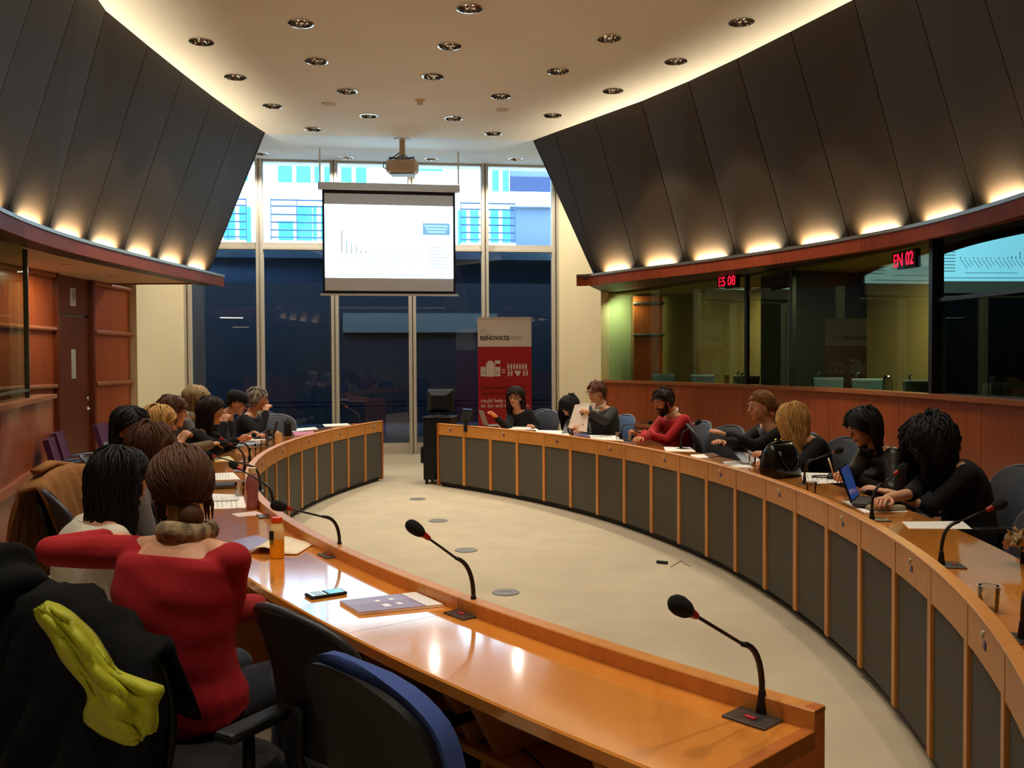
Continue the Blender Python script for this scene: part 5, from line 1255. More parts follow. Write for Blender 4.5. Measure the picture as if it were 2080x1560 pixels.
# ------------------------------------------------------------------ near chairs and garments on them
def padded_chair(label, cm, group):
    r = make_chair(label, group, arms=False, tall=.90)
    for c in list(r.children):
        if c.name.split('.')[0] in ('backrest', 'back_frame'): bpy.data.objects.remove(c)
    R_, loop = back_rings(.50, .97, .215, -.27, .014, curve=.03)
    b = MB(); b.rings(R_, True, True); b.build('back_shell', M_BLACKPL, r, smooth='auto')
    R_, loop = back_rings(.49, .985, .215, -.25, .03, curve=.03, bulge=.035, shrink=1.03, dy=.012)
    b = MB(); b.rings(R_, True, True); b.build('back_cushion', cm, r, smooth='auto')
    return r
M_BLUEF = mat('blue_upholstery', (62, 84, 150), .85, bump=.25, bscale=260)
bc = padded_chair('royal blue padded office chair with a black shell at the bottom of the picture', M_BLUEF, 'near office chairs')
p = at_y(785, 1345, 1.97); a = math.radians(46); bc.location = (p[0] + math.sin(a) * .24, p[1] + math.cos(a) * .24, 0); bc.rotation_euler = (0, 0, -a)
M_NET = mat('black_chair_mesh', (34, 32, 31), .7, bump=.3, bscale=700)
mc = make_chair('black mesh back office chair beside the woman in the red sweater', 'near office chairs', back=M_NET, rim=mat('black_gloss_rim', (44, 44, 46), .35), seat=CL['black'], tall=.95)
p = at_y(575, 1235, 2.42); a = math.radians(44); mc.location = (p[0] + math.sin(a) * .33, p[1] + math.cos(a) * .33, 0); mc.rotation_euler = (0, 0, -a)
lc = make_chair('black office chair of the woman in red, hung with a dark jacket', 'near office chairs', back=M_NET, rim=M_BLACKPL, seat=CL['black'], tall=.98)
LCY = math.radians(30); lcp = np.array((-.93, 2.58, 0)); lc.location = lcp; lc.rotation_euler = (0, 0, -LCY)
M_JACK = mat('black_jacket_cloth', (9, 9, 11), .9, spec=.2, bump=.4, bscale=26); M_LIME = mat('lime_lining', (176, 178, 34), .6, bump=.25, bscale=22)
def fold(u, v, a=.012): return a * (math.sin(u * 9 + 2.3 * math.sin(v * 4)) + .6 * math.sin(u * 21 + v * 7))
jk = empty('jacket', lcp, LCY, label='black jacket with a lime green lining hung over the chair of the woman in red', cat='jacket')
G = []
for i in range(26):                                    # over the top of the backrest and down behind it
    t = i / 25; row = []
    for j in range(25):
        s = -1 + 2 * j / 24
        if t < .22: q = t / .22; y = -.22 - .13 * q; z = .80 + .235 * math.sin(q * PI / 2)
        else: q = (t - .22) / .78; y = -.40 - .10 * math.sin(q * 2.2) - .03 * q; z = 1.035 - .90 * q
        wd = .26 + .12 * t - .05 * max(0, .3 - t)
        row.append(np.array((s * wd + (.13 * max(0, s) * t), y + .05 * s * s - fold(s * 2, t * 3, .014 + .010 * t), z - .10 * s * (.4 + .6 * t) - .05 * s * s * (1 - t) + .02 * math.sin(s * 5 + t * 3))))
    G.append(row)
b = MB(); b.grid(G, .012); b.build('shell', M_JACK, jk, smooth=True)
b = MB(); b.chain([(-.28, -.36, 1.04), (-.40, -.30, .99), (-.47, -.22, .86), (-.46, -.26, .70)], [.10, .115, .11, .07], 12); b.chain([(-.20, -.37, 1.02), (-.30, -.34, .95)], [.08, .10]); 
remesh(b, 'hood_and_sleeve', .014, M_JACK, jk, 4, .6, lambda co: .010 * np.sin(co[:, 2] * 46 + 3 * np.sin(co[:, 0] * 14)))
b = MB(); b.box((-.285, -.475, 1.005), (.05, .004, .022), rz=.2); b.build('white_label', M_WHITE, jk)
# lime lining turned out behind, a tapering band that ends in a rounded pocket
C0 = [(84, 1230, 16), (100, 1246, 34), (124, 1268, 46), (150, 1300, 50), (176, 1338, 52), (204, 1376, 62), (232, 1404, 92), (252, 1430, 118), (268, 1456, 104), (284, 1480, 66), (294, 1497, 28)]
inv = lambda w: np.array(((w[0] - lcp[0]) * math.cos(LCY) - (w[1] - lcp[1]) * math.sin(LCY), (w[0] - lcp[0]) * math.sin(LCY) + (w[1] - lcp[1]) * math.cos(LCY), w[2]))
G = []
cc0 = np.array(C0, float); ti = np.linspace(0, len(C0) - 1, 34)
for i, t in enumerate(ti):
    u, v, w_ = [np.interp(t, np.arange(len(C0)), cc0[:, k]) for k in range(3)]; row = []
    for j in range(17):
        s = -1 + j / 8; k_ = .10 * math.sin(t * 1.9 + 1) if abs(s) > .8 else 0
        uu = u + s * w_ * (.56 + k_); vv = v - s * w_ * (.34 + .10 * math.sin(t * .8))
        dep = 1.99 - .05 * math.sqrt(max(0, 1 - s * s)) - .03 * math.sin(PI * min(1, t / 10)) + .016 * math.sin(s * 5.5 + t * .9) * min(1, t / 3) + .007 * math.sin(s * 13 - t * 1.7)
        row.append(inv(at_y(uu, vv, dep)))
    G.append(row)
b = MB(); b.grid(G, .006); b.build('lime_lining', M_LIME, jk, smooth=True)

TAN = mat('tan_suede', (158, 108, 58), .85, bump=.3, bscale=40, var=.08, vscale=9)
cc = obj_at(mc, (0, 0, 0), 0, 'dark grey office chair with a tan coat over its back near the left wall', 'near office chairs')
p = at_y(120, 1000, 5.0); ca_ = math.radians(100); ccp = np.array((p[0] + .30, p[1] - .05, 0)); cc.location = ccp; cc.rotation_euler = (0, 0, -ca_)
tc_ = empty('coat', ccp, ca_, label='tan suede coat draped over the dark grey chair near the left wall', cat='coat')
G = []
for i in range(22):
    t = i / 21; row = []
    for j in range(19):
        s = -1 + 2 * j / 18
        if t < .35: q = t / .35; y = -.16 - .14 * q; z = .66 + .37 * math.sin(q * PI / 2)
        else: q = (t - .35) / .65; y = -.40 - .06 * math.sin(q * 2); z = 1.03 - .62 * q
        row.append(np.array((s * (.21 + .06 * t), y + .03 * s * s - fold(s * 2, t * 2, .012), z - .05 * s * s - .03 * s)))
    G.append(row)
b = MB(); b.grid(G, .014); b.build('shell', TAN, tc_, smooth=True)
b = MB(); b.tube([(-.15, -.33, 1.03), (0, -.35, 1.055), (.15, -.33, 1.03)], [.022, .028, .022], 8, flat=(1.5, .7)); b.build('collar', TAN, tc_, smooth=True)
b = MB(); b.box((.05, -.385, 1.0), (.10, .008, .03)); b.build('strap', TAN, tc_, bevel=.003)

# fur trimmed coat at the right picture edge
fc = at_y(2085, 1085, 3.75); fur = empty('fur_coat', (fc[0], fc[1], 0), math.radians(-95), label='beige fur trimmed coat over the chair at the right picture edge', cat='coat')
b = MB(); z0 = fc[2]
b.chain([(-.30, -.25, z0 + .02), (-.12, -.12, z0 + .02), (.0, .06, z0 - .02)], [.04, .05, .03], 10); 
for k in range(120):
    rr = random.Random(k); t = rr.random(); q = np.array((-.30 + .30 * t, -.25 + .31 * t, z0 + .02 - .04 * t * t)); d = np.array((rr.uniform(-1, 1), rr.uniform(-1, 1), rr.uniform(-.6, 1))); d /= np.linalg.norm(d)
    b.tube([q + d * .03, q + d * .062 + np.array((0, 0, -.008))], [.010, .003], 5)
b.build('fur_trim', mat('beige_fur', (150, 128, 88), .95, bump=.4, bscale=120), fur, smooth=True)
G = [[np.array((-.30 + .32 * s, -.27 + .28 * s - .05 * t, z0 - .02 - .5 * t)) + np.array((0, -fold(s, t, .012), 0)) for s in np.linspace(0, 1, 9)] for t in np.linspace(0, 1, 9)]
b = MB(); b.grid(G, .02); b.build('shell', CL['black'], fur, smooth=True)

# ------------------------------------------------------------------ purple visitors' seats along the left wall
M_PURP = mat('plum_upholstery', (74, 20, 58), .9, bump=.2, bscale=200); M_BLUEARM = mat('blue_grey_arm', (92, 110, 136), .4)
def visitor(label):
    r = empty('visitor_chair', label=label, cat='chair', group='plum visitor chairs along the left wall')
    G = [[np.array((s * .22, -.22 - .12 * t + .02 * s * s, .44 + .46 * t)) for s in np.linspace(-1, 1, 7)] for t in np.linspace(0, 1, 6)]
    b = MB(); b.grid(G, .05); b.build('backrest', M_PURP, r, smooth='auto')
    b = MB(); b.box((0, .0, .43), (.46, .46, .07)); b.build('seat', M_PURP, r, bevel=.02)
    for s in (-1, 1):
        b = MB(); b.tube([(s * .26, -.26, .50), (s * .27, -.2, .64), (s * .27, .0, .66), (s * .27, .20, .63), (s * .265, .26, .5), (s * .25, .24, .36)], .02, 8, flat=(1.3, .7)); b.build('armrest', M_BLUEARM, r, smooth=True)
        for y in (-.2, .2):
            b = MB(); b.tube([(s * .24, y, .42), (s * .25, y * 1.15, 0)], .014, 8); b.build('leg', M_GREYMET, r, smooth=True)
    return r
v0 = visitor('plum visitor chair nearest the camera by the left wall')
p = at_y(122, 903, 8.6); v0.location = (p[0] + .22, 8.6, 0); v0.rotation_euler = (0, 0, -math.radians(70))
obj_at(v0, (-4.28, 9.35, 0), math.radians(72), 'plum visitor chair second along the left wall before the door')
obj_at(v0, (-4.42, 10.6, 0), math.radians(80), 'plum visitor chair farthest along the left wall beyond the door')
obj_at(v0, (-4.40, 11.3, 0), math.radians(84), 'plum visitor chair in the far corner of the left alcove')

# ------------------------------------------------------------------ things on the left desk
def on(u, v, z=ZTOPD): return at_z(u, v, z)
def sheet(name, quad_px, th, m, label, cat, z=ZTOPD + .0008, print_m=None, group=None):
    P = [at_z(u, v, z) for u, v in quad_px]; c = sum(P) / len(P); r = empty(name, c, label=label, cat=cat, group=group)
    a = (P[1] - P[0])[:2]
    pl = [tuple((p - c)[:2]) for p in P]; ar = sum(pl[i][0] * pl[(i + 1) % len(pl)][1] - pl[(i + 1) % len(pl)][0] * pl[i][1] for i in range(len(pl)))
    if ar < 0: pl = pl[::-1]
    b = MB(); b.prism(pl, 0, th); b.build('pages' if th > .002 else 'sheet', m, r)
    if print_m:
        d1, d2 = P[1] - P[0], P[3] - P[0]; b = MB()
        for k in range(6):
            f = .14 + .12 * k; e = .85 if k % 3 else .6
            q = [P[0] + d1 * .12 + d2 * f, P[0] + d1 * e + d2 * f, P[0] + d1 * e + d2 * (f + .035), P[0] + d1 * .12 + d2 * (f + .035)]; b.add([x - c + np.array((0, 0, th + .0004)) for x in q], [(0, 1, 2, 3)])
        b.build('printed_lines', print_m, r)
    return r
M_PRINT = mat('grey_print', (196, 193, 190), .8)
# magazine
P = [at_z(*q, ZTOPD) for q in ((690, 1226), (730, 1250), (900, 1233), (845, 1208))]; c = sum(P) / 4
mg = empty('magazine', c, label='purple magazine with a white end strip nearest on the left desk', cat='magazine')
pl = [tuple((p - c)[:2]) for p in P]
M_MAGP = mat('magazine_mauve', (140, 108, 136), .3); M_MAGS = mat('magazine_sky', (150, 130, 160), .3); M_WHITEP = mat('gloss_white_paper', (240, 238, 236), .3)
b = MB(); b.prism(pl, .001, .009); b.build('pages', M_PAPER, mg)
def mq(f0, g0, f1, g1, m, name, z=.0095, zt=.001):
    def pt(f, g): return tuple(((P[0] * (1 - g) + P[1] * g) * (1 - f) + (P[3] * (1 - g) + P[2] * g) * f - c)[:2])
    b = MB(); b.prism([pt(f0, g0), pt(f0, g1), pt(f1, g1), pt(f1, g0)], z, z + zt); return b.build(name, m, mg)
mq(0, 0, .80, .42, M_MAGS, 'cover_sky'); mq(0, .42, .80, 1, M_MAGP, 'cover'); mq(.80, 0, 1, 1, M_WHITEP, 'white_strip')
for f0, g0, f1, g1 in ((.36, .28, .42, .40), (.54, .26, .60, .38), (.36, .60, .44, .80), (.54, .58, .60, .74)): mq(f0, g0, f1, g1, M_WHITEP, 'cover_print', .0106, .0006)
# phone
P2 = [at_z(*q, ZTOPD) for q in ((618, 1212), (632, 1217), (707, 1208), (690, 1201))]; c2 = sum(P2) / 4; d = P2[3] - P2[0]; L_ = .138
ph = empty('smartphone', c2, math.atan2(d[0], d[1]), label='black smartphone with a lit screen lying on the left desk', cat='phone')
b = MB(); b.box((0, 0, .006), (.068, L_, .011)); b.build('body', M_BLACK, ph, bevel=.004)
b = MB(); b.box((0, .032, .0119), (.058, L_ * .42, .0008)); b.build('screen', mat('lit_screen_cyan', (20, 20, 20), .2, emit=(120, 215, 228), estr=.75), ph)
b = MB(); b.box((0, -.034, .0119), (.058, L_ * .38, .0008)); b.build('screen', mat('lit_screen_white', (20, 20, 20), .2, emit=(215, 222, 210), estr=.8), ph)
b = MB()
for k in range(9): b.box((-.02 + .02 * (k % 3), -.045 + .012 * (k // 3), .0126), (.010, .006, .0006))
b.build('screen_icons', mat('screen_icon', (40, 90, 100), .3), ph)
# juice bottle
p = on(563, 1133); jb = empty('juice_bottle', p, label='plastic bottle half full of orange juice with an orange cap', cat='bottle')
b = MB(); b.lathe([(.0, .001), (.028, .001), (.031, .006), (.031, .082)], n=24); b.lathe([(.0305, .0815), (0, .0815)], n=24); b.build('juice', mat('orange_juice', (255, 190, 40), .3), jb, smooth='auto')
b = MB(); b.lathe([(.0312, .0825), (.0312, .098), (.031, .118), (.027, .138), (.0225, .150), (.0225, .154), (0, .154)], n=24); b.build('bottle_shell', mat('milky_plastic', (250, 226, 160), .3), jb, smooth='auto')
b = MB(); b.lathe([(.0235, .152), (.0235, .172), (.022, .175), (0, .175)], n=24); b.build('cap', mat('orange_cap', (226, 72, 22), .4), jb, smooth='auto')
b = MB(); R_ = [[(.0325 * math.cos(a), .0325 * math.sin(a), z) for a in np.linspace(-2.62, -1.75, 8)] for z in (.075, .12)]; b.grid(R_, .0006); b.build('label', M_BLACK, jb)
b = MB(); R_ = [[(.0328 * math.cos(a), .0328 * math.sin(a), z) for a in np.linspace(-2.3, -1.8, 6)] for z in (.060, .082)]; b.grid(R_, .0006); b.build('label_leaf', mat('label_green', (150, 140, 40), .5), jb)
# purple bottle
p = on(513, 1034); pb = empty('drink_bottle', p, label='tall mauve drink bottle with a cream cap on the left desk', cat='bottle')
b = MB(); b.lathe([(0, 0), (.033, 0), (.036, .006), (.035, .05), (.032, .075), (.035, .10), (.036, .15), (.034, .175), (.022, .20), (.018, .207), (0, .207)], n=24); b.build('bottle_body', mat('mauve_plastic', (160, 96, 104), .22, coat=.4), pb, smooth='auto')
b = MB(); b.lathe([(.020, .203), (.021, .235), (.018, .238), (0, .238)], n=18); b.build('cap', mat('cream_cap', (228, 206, 156), .4), pb, smooth='auto')
# open brochure with raised page, card, papers
op = empty('open_booklet', on(580, 1110), label='open cream booklet lying behind the orange juice bottle', cat='booklet')
A, B_, C_, D_ = [at_z(*q, ZTOPD) - np.array(op.location) for q in ((502, 1126), (604, 1128), (641, 1105), (558, 1092))]
G = [[(A * (1 - s) + B_ * s) * (1 - t) + (D_ * (1 - s) + C_ * s) * t + np.array((0, 0, .004 + .028 * math.sin(PI * min(1, s * 1.6)) * (1 if s < .62 else 0) * (1 - t * .7))) for s in np.linspace(0, 1, 13)] for t in np.linspace(0, 1, 5)]
b = MB(); b.grid(G, -.003); b.build('page', mat('cream_page', (244, 226, 196), .6), op, smooth=True)
sheet('brochure', ((470, 1100), (500, 1122), (552, 1100), (520, 1088)), .003, M_MAGP, 'mauve brochure partly under the open booklet by the red sleeve', 'brochure')
sheet('card', ((470, 1044), (484, 1050), (538, 1046), (520, 1038)), .001, mat('pink_card', (240, 214, 206), .5), 'small pink card in front of the mauve bottle', 'card')
sheet('paper_sheet', ((420, 1003), (420, 1035), (500, 1032), (494, 1006)), .002, M_PAPER, 'white papers under the white tablet on the left desk', 'paper', print_m=M_PRINT)
tb_ = at_z(452, 1016, ZTOPD + .003); tb_e = empty('tablet', tb_, math.radians(75), label='white tablet lying on papers beside the bun woman', cat='tablet')
b = MB(); b.box((0, 0, .005), (.11, .19, .009)); b.build('body', M_WHITE, tb_e, bevel=.004); b = MB(); b.box((0, .0, .0098), (.03, .02, .0008)); b.build('emblem', M_PRINT, tb_e)
p = on(448, 992); pc_ = empty('pencil_case', p, math.radians(70), label='dark grey zipped pencil case on the left desk', cat='pencil case')
b = MB(); b.rings([[(x * .045 * f, y, .002 + .04 * (z * .5 + .5) * f) for x, z in ((-1, -1), (1, -1), (1, .2), (.5, 1), (-.5, 1), (-1, .2))] for f, y in ((.5, -.10), (.95, -.085), (1, 0), (.95, .085), (.4, .10))], True, True); b.build('body', mat('grey_case', (66, 70, 78), .7), pc_, smooth='auto', bevel=.004)
b = MB(); b.tube([(0, -.08, .043), (0, .08, .043)], .003, 6); b.build('zip', M_GREYMET, pc_)
M_TUMB = glass_mat('drinking_glass', (0.93, 0.95, 0.95), boost=2.2)
def tumbler(u, v, label, h=.095, r=.032, x=None, yy=None):
    p = on(u, v); g_ = empty('drinking_glass', p, label=label, cat='glass', group='drinking glasses on the desks')
    b = MB(); b.lathe([(0, .001), (r * .85, .001), (r, h), (r - .003, h), (r * .85 - .003, .008), (0, .008)], n=20); b.build('glass_wall', M_TUMB, g_, smooth='auto')
    b = MB(); b.rings([[(q_ * math.cos(a), q_ * math.sin(a), z_) for a in [2 * PI * k / 20 for k in range(20)]] for q_, z_ in ((r + .0003, h - .002), (r + .0005, h), (r - .0035, h), (r - .0032, h - .002))], True, False); b.build('rim', mat('glass_rim_shine', (225, 230, 235), .4), g_); return g_
tumbler(487, 1008, 'clear drinking glass left of the mauve bottle')
tumbler(514, 930, 'clear upturned glass nearest on the left desk by the tall water bottle')
tumbler(524, 921, 'clear glass just behind another by the blue capped water bottle')
tumbler(536, 914, 'clear glass touching the blue capped water bottle')
p = on(550, 905); wb = empty('water_bottle', p, label='clear water bottle with a blue cap on the far left desk', cat='bottle')
b = MB(); b.lathe([(0, 0), (.034, 0), (.035, .01), (.033, .06), (.035, .10), (.033, .14), (.016, .175), (.014, .185), (0, .185)], n=18); b.build('bottle_body', M_CLEAR, wb, smooth='auto')
b = MB(); b.lathe([(.016, .183), (.016, .20), (0, .20)], n=14); b.build('cap', mat('blue_cap', (70, 110, 190), .4), wb, smooth='auto')
p = on(566, 899); b = MB(); b.lathe([(.028, 0), (.038, .10), (.036, .101), (.027, .006), (0, .005)], n=16); o = b.build('paper_cup', mat('cream_cup', (226, 204, 160), .7), smooth='auto'); o.location = [float(x) for x in p]; tag(o, 'cream paper cup right of the clear water bottle', 'cup')
# notebook propped open, papers further down
nb = empty('notebook', on(436, 908), label='open cream notebook on the desk before the woman in olive', cat='notebook')
for s, (u0, v0, u1, v1) in enumerate(((404, 886, 425, 914), (425, 884, 456, 912))):
    o0 = np.array(nb.location); A, B_, C_, D_ = [at_z(*q, z) - o0 for q, z in (((u0, v0), ZTOPD + .075), ((u1, v0 + 1), ZTOPD + .075), ((u1 + 2, v1), ZTOPD + .004), ((u0 + 2, v1 + 1), ZTOPD + .004))]
    b = MB(); b.slab([A, B_, C_, D_], .008); b.build('page', mat('cream_page', (244, 226, 196), .6), nb)
b = MB(); q = at_z(420, 903, ZTOPD + .05) - np.array(nb.location); b.tube([q, q + np.array((.03, .04, .06))], .004, 6); b.build('pencil', M_BLACK, nb)
sheet('paper_sheet', ((434, 930), (436, 938), (476, 936), (466, 927)), .003, mat('yellow_paper', (226, 214, 150), .7), 'yellowish papers on the left desk behind the bun woman\'s head', 'paper')
sheet('paper_sheet', ((428, 962), (428, 976), (488, 974), (474, 960)), .002, M_PAPER, 'white printed papers left of the drinking glass and pencil case', 'paper', print_m=M_PRINT)
sheet('paper_sheet', ((468, 893), (470, 901), (540, 896), (540, 890)), .012, M_PAPER, 'stack of white papers under the capped person\'s arms', 'paper')
sheet('folder', ((476, 902), (480, 908), (530, 903), (528, 898)), .008, mat('blue_grey_folder', (140, 158, 176), .5), 'blue grey folder before the stack of white papers', 'folder')
sheet('paper_sheet', ((588, 872), (590, 878), (646, 872), (640, 868)), .004, M_PAPER, 'white papers on the far left desk right of the black bag', 'paper')
sheet('brochure', ((594, 878), (600, 886), (640, 880), (636, 876)), .003, mat('pink_brochure', (196, 110, 130), .4), 'pink brochure on the far left desk before white papers', 'brochure')
sheet('paper_sheet', ((655, 862), (660, 867), (712, 864), (706, 860)), .003, M_PAPER, 'white papers near the far end of the left desk', 'paper')
lp = empty('laptop', on(536, 892), math.radians(80), label='black laptop seen edge on beyond the capped person', cat='laptop')
b = MB(); b.box((0, 0, .009), (.30, .2, .016)); b.build('base', M_BLACKPL, lp, bevel=.004); b = MB(); b.hexa([(-.15, .10, .015), (.15, .10, .015), (.15, .112, .015), (-.15, .112, .015), (-.15, .14, .20), (.15, .14, .20), (.15, .15, .20), (-.15, .15, .20)]); b.build('lid', M_BLACKPL, lp, bevel=.002)
lb = empty('laptop_bag', on(585, 884), math.radians(75), label='black soft laptop bag standing on the far left desk', cat='bag')
b = MB(); b.rings([[(x * .14 * f, y * .045, .002 + z) for x, y in ((-1, -.6), (-.6, -1), (.6, -1), (1, -.6), (1, .6), (.6, 1), (-.6, 1), (-1, .6))] for f, z in ((.96, 0), (1, .03), (.97, .13), (.7, .165))], True, True); b.build('body', CL['black'], lb, smooth='auto', bevel=0)
b = MB(); b.tube([(-.06, 0, .16), (-.05, 0, .20), (.05, 0, .20), (.06, 0, .16)], .007, 6); b.build('handle', M_BLACK, lb, smooth=True)

# ------------------------------------------------------------------ things on the right desk
# handbag
p = on(1578, 972); hb = empty('handbag', p + (.06, .12, 0), math.radians(-38), label='shiny black leather handbag standing on the right desk', cat='handbag', scale=1.12)
M_LEA = mat('black_patent_leather', (16, 14, 13), .22, bump=.25, bscale=18); M_GOLD = mat('gold_fitting', (214, 178, 96), .2, metal=1.0)
b = MB(); b.rings([[(np.sign(c_) * abs(c_) ** .6 * .165 * f, np.sign(s_) * abs(s_) ** .7 * .085 * g_, z) for c_, s_ in [(math.cos(a), math.sin(a)) for a in [2 * PI * j / 24 for j in range(24)]]] for f, g_, z in ((.93, .9, .003), (1, 1, .02), (.98, .95, .09), (.86, .75, .16), (.72, .42, .205), (.66, .22, .215))], True, True); b.build('body', M_LEA, hb, smooth='auto')
b = MB(); b.tube([(-.115, 0, .212), (0, 0, .224), (.115, 0, .212)], .012, 8, flat=(1, .8)); b.build('frame', M_LEA, hb, smooth=True)
for s in (-1, 1):
    b = MB(); b.tube([(-.10, s * .06, .17), (-.085, s * .085, .10), (-.04, s * .10, .045), (.03, s * .10, .045), (.075, s * .085, .10), (.09, s * .06, .17)], .008, 8); b.build('handle', M_LEA, hb, smooth=True)
for x in (-.03, .03):
    b = MB(); b.ellipsoid((x, .012, .232), (.014, .01, .012)); b.build('clasp', M_GOLD, hb, smooth=True)
b = MB(); b.tube([(.118, 0, .205), (.135, .0, .15), (.14, 0, .09)], .004, 6); b.build('gold_side', M_GOLD, hb, smooth=True)
# laptop of the typing woman
lt = empty('laptop', on(1778, 1028) + (.02, .0, .012), math.radians(90), label='open dark laptop with a blue screen before the woman with curly hair', cat='laptop')
b = MB(); b.box((0, -.02, .010), (.30, .21, .018)); b.build('base', M_DARKGREY, lt, bevel=.004)
b = MB()
for r_ in range(5):
    for k in range(12): b.box((-.125 + k * .0227, .05 - r_ * .022, .0205), (.018, .017, .003))
b.build('keys', M_BLACK, lt)['kind'] = 'stuff'
b = MB(); P = [(-.15, -.125, .018), (.15, -.125, .018), (.15, -.195, .215), (-.15, -.195, .215)]; b.slab(P, .008); b.build('lid', M_BLACKPL, lt, bevel=.002)
b = MB(); P = [(-.138, -.1265, .03), (.138, -.1265, .03), (.138, -.188, .206), (-.138, -.188, .206)]; b.slab(P[::-1], .0015); b.build('screen', mat('laptop_blue', (10, 12, 20), .2, emit=(40, 84, 160), estr=.35), lt)
lt.rotation_euler = (0, 0, -math.radians(118))
sheet('paper_sheet', ((1711, 1018), (1757, 1042), (1845, 1040), (1790, 1018)), .002, M_PAPER, 'white papers under the laptop and glasses case on the right desk', 'paper')
p = at_z(1800, 1036, ZTOPD + .003); nb2 = empty('glasses_case', p, math.radians(85), label='olive grey fabric case with trim lying before the laptop', cat='case')
b = MB(); b.box((0, 0, .014), (.075, .20, .026)); b.build('body', mat('olive_case', (150, 144, 112), .8), nb2, bevel=.01)
b = MB()
for k in range(10): b.ellipsoid((-.042 + .004 * (k % 2), -.09 + .02 * k, .008), (.010, .012, .008), None, 8, 5)
b.build('trim', mat('pebbled_trim', (120, 112, 88), .7), nb2, smooth=True)
sheet('paper_sheet', ((1832, 1060), (1846, 1074), (1975, 1075), (1955, 1059)), .0015, M_PAPER, 'single bright white sheet on the right desk beyond the bent microphone', 'paper')
tumbler(2008, 1240, 'clear upturned drinking glass nearest on the right desk', .085, .036)
tumbler(1648, 1002, 'clear drinking glass right of the black handbag', .075, .034)
tumbler(1528, 946, 'clear drinking glass left of the black handbag', .085, .030)
tumbler(1282, 896, 'clear drinking glass before the man in the crimson sweater', .075, .030)
tumbler(1256, 893, 'clear drinking glass right of the white papers before the grey suited man', .075, .030)
sheet('paper_sheet', ((1626, 960), (1632, 984), (1728, 980), (1700, 962)), .002, M_PAPER, 'white papers the leather jacketed woman writes on', 'paper', print_m=M_PRINT)
hs = empty('headset', on(1672, 972) + (0, 0, .002), label='black earphone headset lying on white papers', cat='headset')
b = MB(); b.tube([(.075 * math.cos(a), .055 * math.sin(a), .012) for a in np.linspace(.5, 5.2, 18)], .005, 7); b.build('headband', M_BLACK, hs, smooth=True)
for a in (.5, 5.2):
    b = MB(); b.lathe([(0, 0), (.024, 0), (.026, .02), (.018, .03), (0, .03)], (.075 * math.cos(a), .055 * math.sin(a), 0), 14); b.build('ear_cup', M_BLACK, hs, smooth='auto')
r7 = PPL['R7']['arms'][1][3]; w_ = PPL['R7']['hip'] + PPL['R7']['rdir'] * r7[0] + PPL['R7']['fdir'] * r7[1] + np.array((0, 0, r7[2]))
pe = empty('pen', w_, label='cream pen in the hand of the writing woman', cat='pen'); b = MB(); b.tube([(-.06, -.02, -.02), (-.10, -.03, .10)], [.005, .0055], 8); b.build('barrel', mat('cream_pen', (230, 206, 170), .4), pe, smooth=True)
# leaflet of the blonde woman
lf = empty('leaflet', at_z(1508, 925, ZTOPD + .05), label='folded leaflet held over the desk by the long haired blonde woman', cat='leaflet'); o0 = np.array(lf.location)
A, B_, C_, D_ = [at_z(*q, z) - o0 for q, z in (((1484, 912), ZTOPD + .11), ((1516, 908), ZTOPD + .10), ((1548, 938), ZTOPD + .02), ((1510, 940), ZTOPD + .02))]
b = MB(); b.slab([A, (A + B_) / 2, (C_ + D_) / 2, D_], .002); b.build('page', mat('leaflet_blue', (170, 180, 190), .5), lf); b = MB(); b.slab([(A + B_) / 2 + (0, 0, .004), B_, C_, (C_ + D_) / 2 + (0, 0, .004)], .002); b.build('page', M_PAPER, lf)
sheet('paper_sheet', ((1468, 938), (1478, 950), (1530, 950), (1512, 936)), .002, M_PAPER, 'white papers below the leaflet on the right desk', 'paper')
sheet('paper_sheet', ((1348, 908), (1352, 917), (1414, 918), (1402, 909)), .002, M_PAPER, 'white papers before the empty charcoal chairs on the right desk', 'paper')
sheet('paper_sheet', ((1402, 924), (1410, 931), (1440, 930), (1430, 923)), .002, M_PAPER, 'small white note right of the papers before the empty chairs', 'paper')
sheet('folder', ((1428, 922), (1440, 930), (1462, 926), (1448, 920)), .004, mat('maroon_folder', (90, 34, 34), .5), 'maroon folder beside the small white note', 'folder')
sheet('paper_sheet', ((1196, 884), (1200, 892), (1268, 896), (1250, 885)), .003, M_PAPER, 'white papers on the desk below the grey suited man', 'paper', print_m=M_PRINT)
sheet('folder', ((1164, 880), (1168, 886), (1200, 888), (1192, 881)), .003, mat('lilac_folder', (120, 110, 150), .5), 'lilac folder left of the white papers below the grey suited man', 'folder')
sheet('paper_sheet', ((1088, 874), (1092, 881), (1158, 884), (1146, 875)), .003, M_PAPER, 'white papers before the person whose hair hides the face', 'paper')
sheet('paper_sheet', ((1030, 866), (1034, 872), (1094, 874), (1082, 866)), .004, M_PAPER, 'white papers before the woman with glasses', 'paper')
p = on(1018, 868); b = MB(); b.lathe([(.030, 0), (.042, .085), (.040, .086), (.029, .006), (0, .005)], n=16); o = b.build('paper_cup', mat('white_cup', (214, 206, 204), .6), smooth='auto'); o.location = [float(x) for x in p]; tag(o, 'small white cup beside the laptop of the woman with glasses', 'cup')
l1 = empty('laptop', on(1003, 866) + (0, .02, .002), math.radians(-104), label='silver edged laptop before the woman with glasses', cat='laptop')
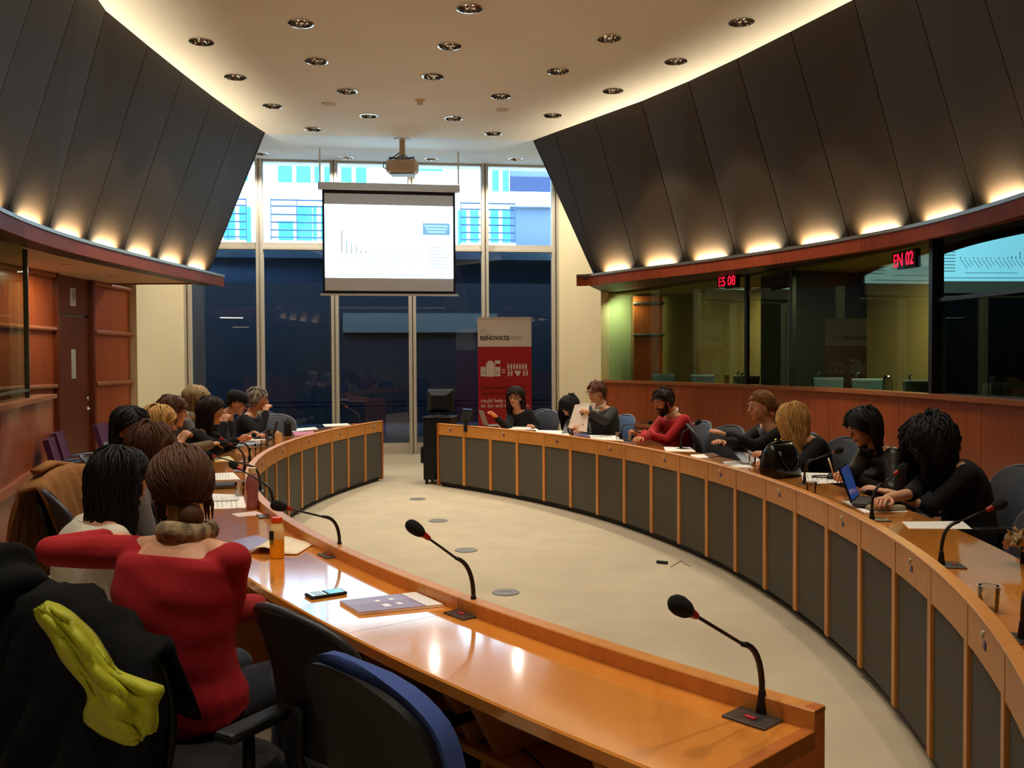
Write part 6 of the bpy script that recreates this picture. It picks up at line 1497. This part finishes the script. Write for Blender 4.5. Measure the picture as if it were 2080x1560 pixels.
b = MB(); b.box((0, 0, .009), (.30, .2, .016)); b.build('base', M_GREYMET, l1, bevel=.004); b = MB(); b.slab([(-.15, .11, .016), (.15, .11, .016), (.15, .17, .20), (-.15, .17, .20)], .008); b.build('lid', mat('laptop_silver', (150, 148, 140), .4, metal=.4), l1, bevel=.002)
p = DR.at(.58, -.02, .80); tg = DR.tan(.58); rz = math.atan2(tg[1], tg[0])
dm = empty('desk_display', p, label='small black display on an arm hooked over the far end of the right desk', cat='display'); dm.rotation_euler = (0, 0, rz)
b = MB(); b.box((0, .0, .0), (.05, .03, .14)); b.box((0, .02, .065), (.05, .06, .02)); b.build('clamp_arm', M_BLACK, dm, bevel=.006)
b = MB(); b.rings([[(x * .10, y, z) for x, y, z in ((-1, -.02, .07), (1, -.02, .07), (1, .035, .20), (-1, .035, .20))], [(x * .10, y + .05, z) for x, y, z in ((-1, -.02, .06), (1, -.02, .06), (1, .035, .19), (-1, .035, .19))]], True, True); b.build('housing', M_BLACKPL, dm, bevel=.006)
b = MB(); b.slab([(-.09, .018, .205), (.06, .018, .205), (.06, .06, .205), (-.09, .06, .205)], .004); b.build('screen_edge', mat('display_glow', (60, 70, 90), .3, emit=(150, 185, 215), estr=.5), dm)
# papers held up by the grey suited man and the phone of the bearded man
hp = empty('held_papers', at_y(1181, 850, 10.0), label='white stapled papers held up by the grey suited man', cat='paper'); o0 = np.array(hp.location)
A, B_, C_, D_ = [at_y(*q, y) - o0 for q, y in (((1168, 822), 9.99), ((1197, 818), 10.06), ((1192, 878), 9.96), ((1154, 868), 9.92))]
b = MB(); b.slab([A, B_, C_, D_], .003); b.build('pages', M_PAPER, hp); q = (A + C_) / 2 + np.array((.02, -.01, -.06)); b = MB(); b.box(q, (.02, .004, .01)); b.build('print', M_PRINT, hp)
w4 = at_y(1297, 882, 9.08); ph2 = empty('smartphone', w4, math.radians(-112), label='dark smartphone in the hands of the bearded man', cat='phone'); b = MB(); b.box((0, 0, .02), (.066, .12, .010), rot=[[1, 0, 0], [0, .87, -.5], [0, .5, .87]]); b.build('body', M_BLACK, ph2, bevel=.003)
